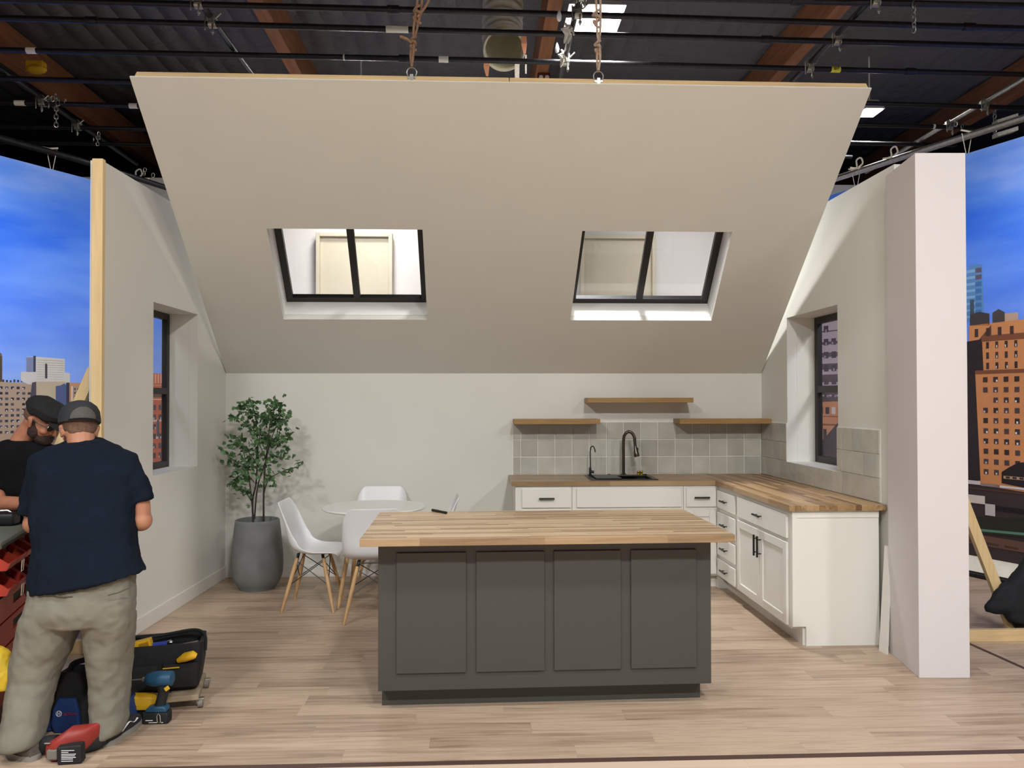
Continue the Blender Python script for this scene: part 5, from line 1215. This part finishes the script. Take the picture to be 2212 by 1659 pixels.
def ring(l, r, y, ry, tilt=0):   # l=(px,py) left outline, r=(px,py) right outline
    a = atY(l[0], l[1], y+DY); b_ = atY(r[0], r[1], y+DY); c = (a+b_)/2; return (c, (b_-a)/2, V((0, ry, tilt)))
def limbt(mb, pts, radii, seg=14, flat=1.0): mb.tube(spline(pts, 5), radii, seg, flat=flat)
KH = M['khaki']
# ---------------------------------------------------------------- man in the foreground, seen from behind
g = atZ(150, 1625, 0)
P1 = thing('person', 'man seen from behind in navy t-shirt, khaki trousers and backward dark cap', 'person', (g.x, 3.6, 0))
hc = atY(171, 925, 4.02); T1 = frame(hc, (-.54, .76, -.30), (-.1, .2, .95))
body = MB(); head(body, T1)
nb = atY(177, 975, 3.98)
limbt(body, [T1 @ V((0, -.035, -.03)), (T1 @ V((0, -.045, -.09))+nb)/2, nb], [.060, .066, .078])
body.loft([ring((120, 975), (238, 970), 3.83, .07), ring((92, 1000), (272, 1000), 3.80, .09), ring((84, 1060), (278, 1060), 3.77, .11), ring((88, 1130), (276, 1130), 3.72, .12), ring((86, 1200), (282, 1190), 3.68, .13), ring((78, 1270), (276, 1250), 3.65, .13), ring((72, 1330), (276, 1320), 3.64, .12)])
# legs inside the trousers
for pts, rr in (([(118, 1300, 3.63), (92, 1400, 3.66), (62, 1500, 3.60), (45, 1600, 3.54)], [.10, .085, .065, .048]), ([(232, 1300, 3.64), (236, 1400, 3.70), (234, 1500, 3.70), (234, 1585, 3.68)], [.10, .085, .065, .048])):
    limbt(body, [W_(*p) for p in pts], rr)
# arms: shoulder, elbow, wrist, hands in front of the belly working on the case lid
eL = W_(73, 1128, 3.78); wL = W_(122, 1092, 4.02); eR = W_(304, 1122, 3.80); wR = W_(212, 1110, 4.04)
limbt(body, [W_(112, 1010, 3.79), W_(76, 1068, 3.78), eL], [.048, .046, .042]); limbt(body, [eL, (eL+wL)/2+V((0, 0, -.01)), wL], [.044, .040, .027])
limbt(body, [W_(256, 1010, 3.79), W_(297, 1068, 3.79), eR], [.048, .047, .045]); limbt(body, [eR, (eR+wR)/2+V((0, 0, -.012)), wR], [.047, .043, .028])
body.ell(eL, (.049, .052, .05)); body.ell(eR, (.052, .055, .053))
hand(body, frame(wL, (wL-eL).normalized()+V((.1, .2, -.1)), (0, 0, 1)), 1, .45); hand(body, frame(wR, (wR-eR).normalized()+V((-.1, .3, -.1)), (0, 0, 1)), -1, .5)
body.build('body', M['skin'], P1, True, remesh=.0055, sm=3)
eyes(T1, P1)
# hair: short back and sides below the cap
mb = MB(); ell_l(mb, T1, (0, -.020, .02), (.0795, .092, .080)); ell_l(mb, T1, (0, -.055, -.018), (.062, .045, .052))
for s in (-1, 1): ell_l(mb, T1, (s*.06, -.01, .012), (.019, .04, .035))
mb.build('hair', M['hair'], P1, True, remesh=.006, sm=3)
# cap worn backward: crown, opening with strap, brim in front of the forehead is hidden side
cap = MB(); old = None
cap.T = T1
rs = []
for k, (z, rx, ry) in enumerate(((.028, .0945, .114), (.05, .0945, .114), (.078, .091, .110), (.104, .080, .096), (.124, .059, .071), (.136, .032, .039), (.139, .008, .010))):
    rs.append([V((rx*math.cos(2*PI*j/36), -.014+ry*math.sin(2*PI*j/36), z+(.0 if k > 1 else -.020*max(0, -math.sin(2*PI*j/36))))) for j in range(36)])
cap.rings(rs); co = cap.build('cap', M['cap'], P1, True)
def onring(a, z, off=.0025):  # on the crown surface at angle a (0 = back) and height z
    tt = [(.0, .0945, .114), (.028, .0945, .114), (.05, .0945, .114), (.078, .091, .110), (.104, .080, .096)]
    for (z0, x0, y0), (z1, x1, y1) in zip(tt, tt[1:]):
        if z <= z1: f = (z-z0)/(z1-z0); rx = x0+(x1-x0)*f; ry = y0+(y1-y0)*f; break
    return T1 @ V(((rx+off)*math.sin(a), -.014-(ry+off)*math.cos(a), z))
mb = MB(); n = 16; vs = []; fs = []
for i in range(n+1):
    a = -.62+1.24*i/n; top = .030+.050*math.sqrt(max(0, 1-(a/.63)**2))
    for q in range(5): vs.append(onring(a, .012+(top-.012)*q/4))
for i in range(n):
    for q in range(4): k = i*5+q; fs.append((k, k+5, k+6, k+1))
mb.add(vs, fs); mb.build('cap_opening', M['mesh'], co, True)
mb = MB(); mb.tube([onring(-.66+1.32*i/20, .018, .004) for i in range(21)], .010, 8, flat=.3); mb.build('cap_strap', M['cap'], co, True)
mb = MB(); mb.tube([onring(-.64+1.28*i/20, .030+.052*math.sqrt(max(0, 1-((-.64+1.28*i/20)/.645)**2)), .003) for i in range(21)], .0028, 6); mb.build('cap_binding', M['blackink'], co, True)
mb = MB(); mb.T = T1; mb.loft([((0, .085, .034), (.072, 0, 0), (0, .02, .004)), ((0, .085, .039), (.072, 0, 0), (0, .02, .004))]); mb.ell((0, .10, .036), (.072, .065, .006)); mb.build('cap_brim', M['cap'], co, True)
# t-shirt
sh = MB()
sh.loft([ring((138, 950), (222, 948), 3.865, .076, .014), ring((108, 963), (250, 960), 3.84, .097), ring((70, 986), (290, 983), 3.81, .12), ring((58, 1020), (306, 1018), 3.79, .135), ring((62, 1070), (298, 1070), 3.77, .145), ring((72, 1130), (290, 1125), 3.72, .152), ring((76, 1180), (291, 1175), 3.70, .16), ring((71, 1225), (300, 1208), 3.67, .168), ring((66, 1262), (309, 1226), 3.66, .172), ring((65, 1279), (312, 1233), 3.655, .172)])
limbt(sh, [W_(104, 1008, 3.79), W_(80, 1045, 3.785), W_(70, 1082, 3.78), W_(65, 1112, 3.775)], [.070, .066, .061, .060]); limbt(sh, [W_(262, 1006, 3.79), W_(287, 1035, 3.79), W_(301, 1062, 3.79), W_(307, 1083, 3.79)], [.070, .066, .060, .057])
sh.build('t_shirt', M['navy'], P1, True, remesh=.008, sm=4, disp=[(.024, .15), (.013, .055)])
mb = MB(); cN = ring((137, 950), (223, 948), 3.865, .078, .014); mb.tube([cN[0]+cN[1]*.93*math.cos(2*PI*k/36)+cN[2]*.93*math.sin(2*PI*k/36)+V((0, 0, -.005)) for k in range(36)], .0055, 8, closed=True); mb.build('collar', M['navy'], P1, True)
# trousers
tr = MB()
tr.loft([ring((66, 1240), (286, 1225), 3.66, .14), ring((62, 1285), (288, 1262), 3.65, .15), ring((54, 1320), (289, 1305), 3.645, .155), ring((48, 1345), (288, 1340), 3.645, .14)])
tr.loft([ring((50, 1325), (178, 1325), 3.64, .13), ring((38, 1375), (160, 1375), 3.645, .13), ring((30, 1420), (137, 1420), 3.65, .125), ring((25, 1460), (119, 1460), 3.64, .115), ring((16, 1510), (107, 1510), 3.60, .105), ring((8, 1555), (96, 1555), 3.57, .10), ring((0, 1590), (88, 1590), 3.54, .10), ring((-4, 1603), (82, 1603), 3.53, .095), ring((2, 1610), (76, 1609), 3.525, .085)])
tr.loft([ring((176, 1325), (288, 1325), 3.65, .13), ring((187, 1375), (286, 1375), 3.68, .125), ring((192, 1420), (282, 1420), 3.70, .115), ring((197, 1470), (278, 1470), 3.705, .105), ring((196, 1520), (274, 1520), 3.70, .10), ring((196, 1560), (268, 1555), 3.69, .098), ring((200, 1578), (262, 1572), 3.68, .09), ring((206, 1590), (254, 1582), 3.67, .08)])
tr.build('trousers', KH, P1, True, remesh=.009, sm=4, disp=[(.026, .13), (.008, .04)])
for (u0, v0, u1, v1) in ((118, 1283, 156, 1287), (232, 1284, 278, 1268)):
    a = W_(u0, v0, 3.492+.0); b_ = W_(u1, v1, 3.5 if u0 < 200 else 3.515); mb = MB(); mb.tube([a, (a+b_)/2+V((0, -.003, -.004)), b_], .0028, 6); mb.build('back_pocket_seam', M['seam'], P1, True)
# shoes
def shoe(heel, toe, w, mt, sole, par, h=.075, stripe=False):
    d = (toe-heel); L = d.length; d.normalize(); T_ = frame((heel.x, heel.y, 0), d, (0, 0, 1))
    mb = MB(); mb.T = T_
    mb.loft([((0, .0, h*.55), (w*.55, 0, 0), (0, 0, h*.45)), ((0, .03, h*.62), (w*.8, 0, 0), (0, 0, h*.55)), ((0, L*.35, h*.62), (w*.85, 0, 0), (0, 0, h*.55)), ((0, L*.6, h*.48), (w*.98, 0, 0), (0, 0, h*.40)), ((0, L*.85, h*.38), (w*.9, 0, 0), (0, 0, h*.3)), ((0, L*.98, h*.32), (w*.5, 0, 0), (0, 0, h*.2))], 20, 2.4)
    o = mb.build('shoe', mt, par, True, remesh=.006, sm=2)
    mb = MB(); mb.T = T_; out = []
    for j in range(28):
        a = 2*PI*j/28; y = L*.5-math.cos(a)*L*.52; ww = w*(1.06 if y > L*.4 else .9)*abs(math.sin(a))**.6*(1 if math.sin(a) >= 0 else -1); out.append((ww, y))
    mb.rings([[V((x, y, z)) for x, y in out] for z in (.0, .004, .024)]); mb.build('sole', sole, o, True)
    if stripe:
        mb = MB(); mb.T = T_; mb.tube(spline([(w*.88, L*.25, h*.5), (w*.93, L*.45, h*.75), (w*.90, L*.6, h*.55), (w*.9, L*.72, h*.62)]), .0055, 6, flat=.4); mb.build('side_stripe', M['whiteink'], o, True)
hL = atZ(76, 1640, 0); tL_ = hL+V((-.20, .12, 0)); shoe(hL, tL_, .052, M['shoegrey'], M['sole'], P1, .07)
hR = atZ(222, 1612, 0); tR_ = atZ(288, 1562, 0); shoe(hR, hR+(tR_-hR).normalized()*.29, .050, M['shoe'], M['sole'], P1, .085, True)
# ---------------------------------------------------------------- second man, bending over the tool stack
DY = 0
P2 = thing('person', 'bearded man in black t-shirt and black flat cap bending over the tool stack', 'person', (-2.95, 4.72, 0))
y2 = 4.62
hc = atY(92, 906, y2-.02); T2 = frame(hc, (.80, -.18, -.50), (.42, -.1, .9))
body = MB(); head(body, T2); nb = atY(48, 958, y2+.0)
limbt(body, [T2 @ V((0, -.03, -.04)), (T2 @ V((0, -.05, -.10))*.6+nb*.4), nb], [.060, .062, .07])
body.loft([ring((10, 965), (92, 968), y2, .07), ring((-36, 1000), (126, 1000), y2+.02, .10), ring((-46, 1060), (116, 1060), y2+.05, .11), ring((-50, 1130), (90, 1130), y2+.10, .12), ring((-55, 1200), (75, 1200), y2+.14, .12), ring((-55, 1260), (70, 1260), y2+.15, .12)])
S0 = W_(-30, 990, y2-.02); e0 = W_(-5, 1085, y2-.12); w0 = W_(70, 1086, y2-.22); S1 = W_(118, 1000, y2+.08); e1_ = W_(150, 1080, y2+.04); w1 = W_(152, 1088, y2-.18)
for S_, e_, w_ in ((S0, e0, w0), (S1, e1_, w1)):
    limbt(body, [S_, (S_+e_)/2, e_], [.06, .052, .044]); limbt(body, [e_, (e_+w_)/2, w_], [.044, .04, .027])
hand(body, frame(w0, (w0-e0), (0, 0, 1)), 1, .45); hand(body, frame(w1, (w1-e1_), (0, 0, 1)), -1, .5)
for x in (-.11, .11):
    b0_ = W_(8, 1260, y2+.15)+V((x, 0, 0)); limbt(body, [b0_, V((b0_.x, b0_.y+.02, .48)), V((b0_.x, b0_.y+.02, .10))], [.09, .065, .045])
body.build('body', M['skin2'], P2, True, remesh=.0055, sm=3); eyes(T2, P2)
mb = MB(); ell_l(mb, T2, (0, .055, -.082), (.056, .052, .040)); ell_l(mb, T2, (0, .072, -.062), (.042, .034, .024))
for s in (-1, 1): ell_l(mb, T2, (s*.056, .018, -.056), (.018, .034, .040)); ell_l(mb, T2, (s*.066, .0, -.01), (.010, .014, .03))
ell_l(mb, T2, (0, .10, -.041), (.028, .012, .008))
mb.build('beard', M['beard'], P2, True, remesh=.005, sm=2, disp=[(.006, .012)])
mb = MB(); ell_l(mb, T2, (0, -.03, .02), (.080, .086, .072)); mb.build('hair', M['hair'], P2, True)
gl = MB()
for s in (-1, 1): ell_l(gl, T2, (s*.034, .094, .004), (.026, .006, .018)); tube_l(gl, T2, [(s*.058, .09, .01), (s*.078, .05, .01), (s*.082, .0, .008)], .003, 6)
tube_l(gl, T2, [(-.01, .098, .008), (0, .102, .010), (.01, .098, .008)], .003, 6); gl.build('sunglasses', M['black'], P2, True)
mb = MB(); mb.T = T2
mb.loft([((0, -.006, .034), (.088, 0, 0), (0, .104, 0)), ((0, -.004, .052), (.100, 0, 0), (0, .122, 0)), ((0, .004, .082), (.106, 0, 0), (0, .126, 0)), ((0, .0, .112), (.085, 0, 0), (0, .100, 0)), ((0, -.006, .126), (.040, 0, 0), (0, .05, 0))], 30, 2.1)
cp2 = mb.build('flat_cap', M['cap2'], P2, True, remesh=.007, sm=3, disp=[(.016, .05)])
mb = MB(); mb.T = T2; mb.ell((0, .108, .036), (.074, .058, .009), Euler((R(-14), 0, 0)).to_matrix()); mb.build('cap_brim', M['cap2'], cp2, True)
sh = MB()
sh.loft([ring((24, 948), (86, 950), y2+.0, .078), ring((-5, 956), (112, 960), y2+.0, .10), ring((-36, 972), (134, 978), y2+.02, .13), ring((-52, 1010), (138, 1015), y2+.03, .145), ring((-58, 1070), (128, 1070), y2+.06, .15), ring((-62, 1130), (104, 1130), y2+.10, .155), ring((-64, 1200), (90, 1200), y2+.14, .155), ring((-64, 1245), (86, 1240), y2+.15, .155)])
limbt(sh, [S0+V((.02, 0, .0)), (S0+e0)/2, S0*.2+e0*.8], [.078, .07, .064]); limbt(sh, [S1+V((-.02, 0, 0)), (S1+e1_)/2, S1*.2+e1_*.8], [.074, .066, .06])
sh.build('t_shirt', M['blackshirt'], P2, True, remesh=.009, sm=4, disp=[(.03, .12)])
tr = MB()
tr.loft([ring((-64, 1225), (86, 1225), y2+.15, .145), ring((-64, 1290), (86, 1290), y2+.16, .145)])
for x in (-.11, .11):
    b0_ = W_(8, 1270, y2+.15)+V((x, 0, 0)); tr.loft([(b0_, (.115, 0, 0), (0, .14, 0)), ((b0_.x, b0_.y+.02, .48), (.10, 0, 0), (0, .11, 0)), ((b0_.x, b0_.y+.02, .09), (.09, 0, 0), (0, .10, 0))])
tr.build('trousers', M['blackshirt'], P2, True, remesh=.01, sm=4, disp=[(.03, .1)])
for x in (-.11, .11):
    b0_ = W_(8, 1270, y2+.15); shoe(V((b0_.x+x, b0_.y+.06, 0)), V((b0_.x+x+.08, b0_.y-.20, 0)), .05, M['shoe'], M['sole'], P2, .09)
# ================================================================== LIGHT AND CAMERA
PA, PB = 60, 230
for i, (x, y, lab) in enumerate(((1.1, 1.4, 'high bay lamp overhead in front of the set'), (-2.9, 1.6, 'high bay lamp overhead at the front left'), (5.0, 1.4, 'high bay lamp overhead at the front right'),
        (1.1, -1.6, 'high bay lamp behind the camera'), (-2.9, -1.6, 'high bay lamp behind the camera on the left'), (5.0, -1.6, 'high bay lamp behind the camera on the right'),
        (-1.4, 9.4, 'added high bay lamp hidden above the roof windows'))):  # hidden lamp, added to light the white far wall
    highbay(x, y, 5.0, lab, power=((PA if y > 0 else PB)*(.66 if x > 4 else 1.15 if x > 0 else 1)) if y < 2 else 45, sx=.5, sy=.5)
w = bpy.data.worlds.new('world'); bpy.context.scene.world = w; w.use_nodes = True
bg = w.node_tree.nodes['Background']; bg.inputs[0].default_value = (1, 1, 1, 1); bg.inputs[1].default_value = .16
cd = bpy.data.cameras.new('camera'); cam = bpy.data.objects.new('camera', cd); C.objects.link(cam)
cd.sensor_fit = 'HORIZONTAL'; cd.sensor_width = 36; cd.lens = CF/2212*36; cd.shift_y = COY/2212; cd.clip_start = .05; cd.clip_end = 60
cam.location = CO
cam.matrix_world = Matrix.Translation(CO) @ Matrix.Rotation(-CYAW, 4, 'Z') @ Matrix.Rotation(PI/2+CPIT, 4, 'X') @ Matrix.Rotation(CROL, 4, 'Z')
sc = bpy.context.scene; sc.camera = cam
sc.view_settings.view_transform = 'Standard'; sc.view_settings.look = 'None'; sc.view_settings.gamma = 1; sc.view_settings.exposure = 0.24
try: sc.view_settings.use_curve_mapping = False
except Exception: pass
sc.cycles.max_bounces = 8; sc.cycles.transparent_max_bounces = 12
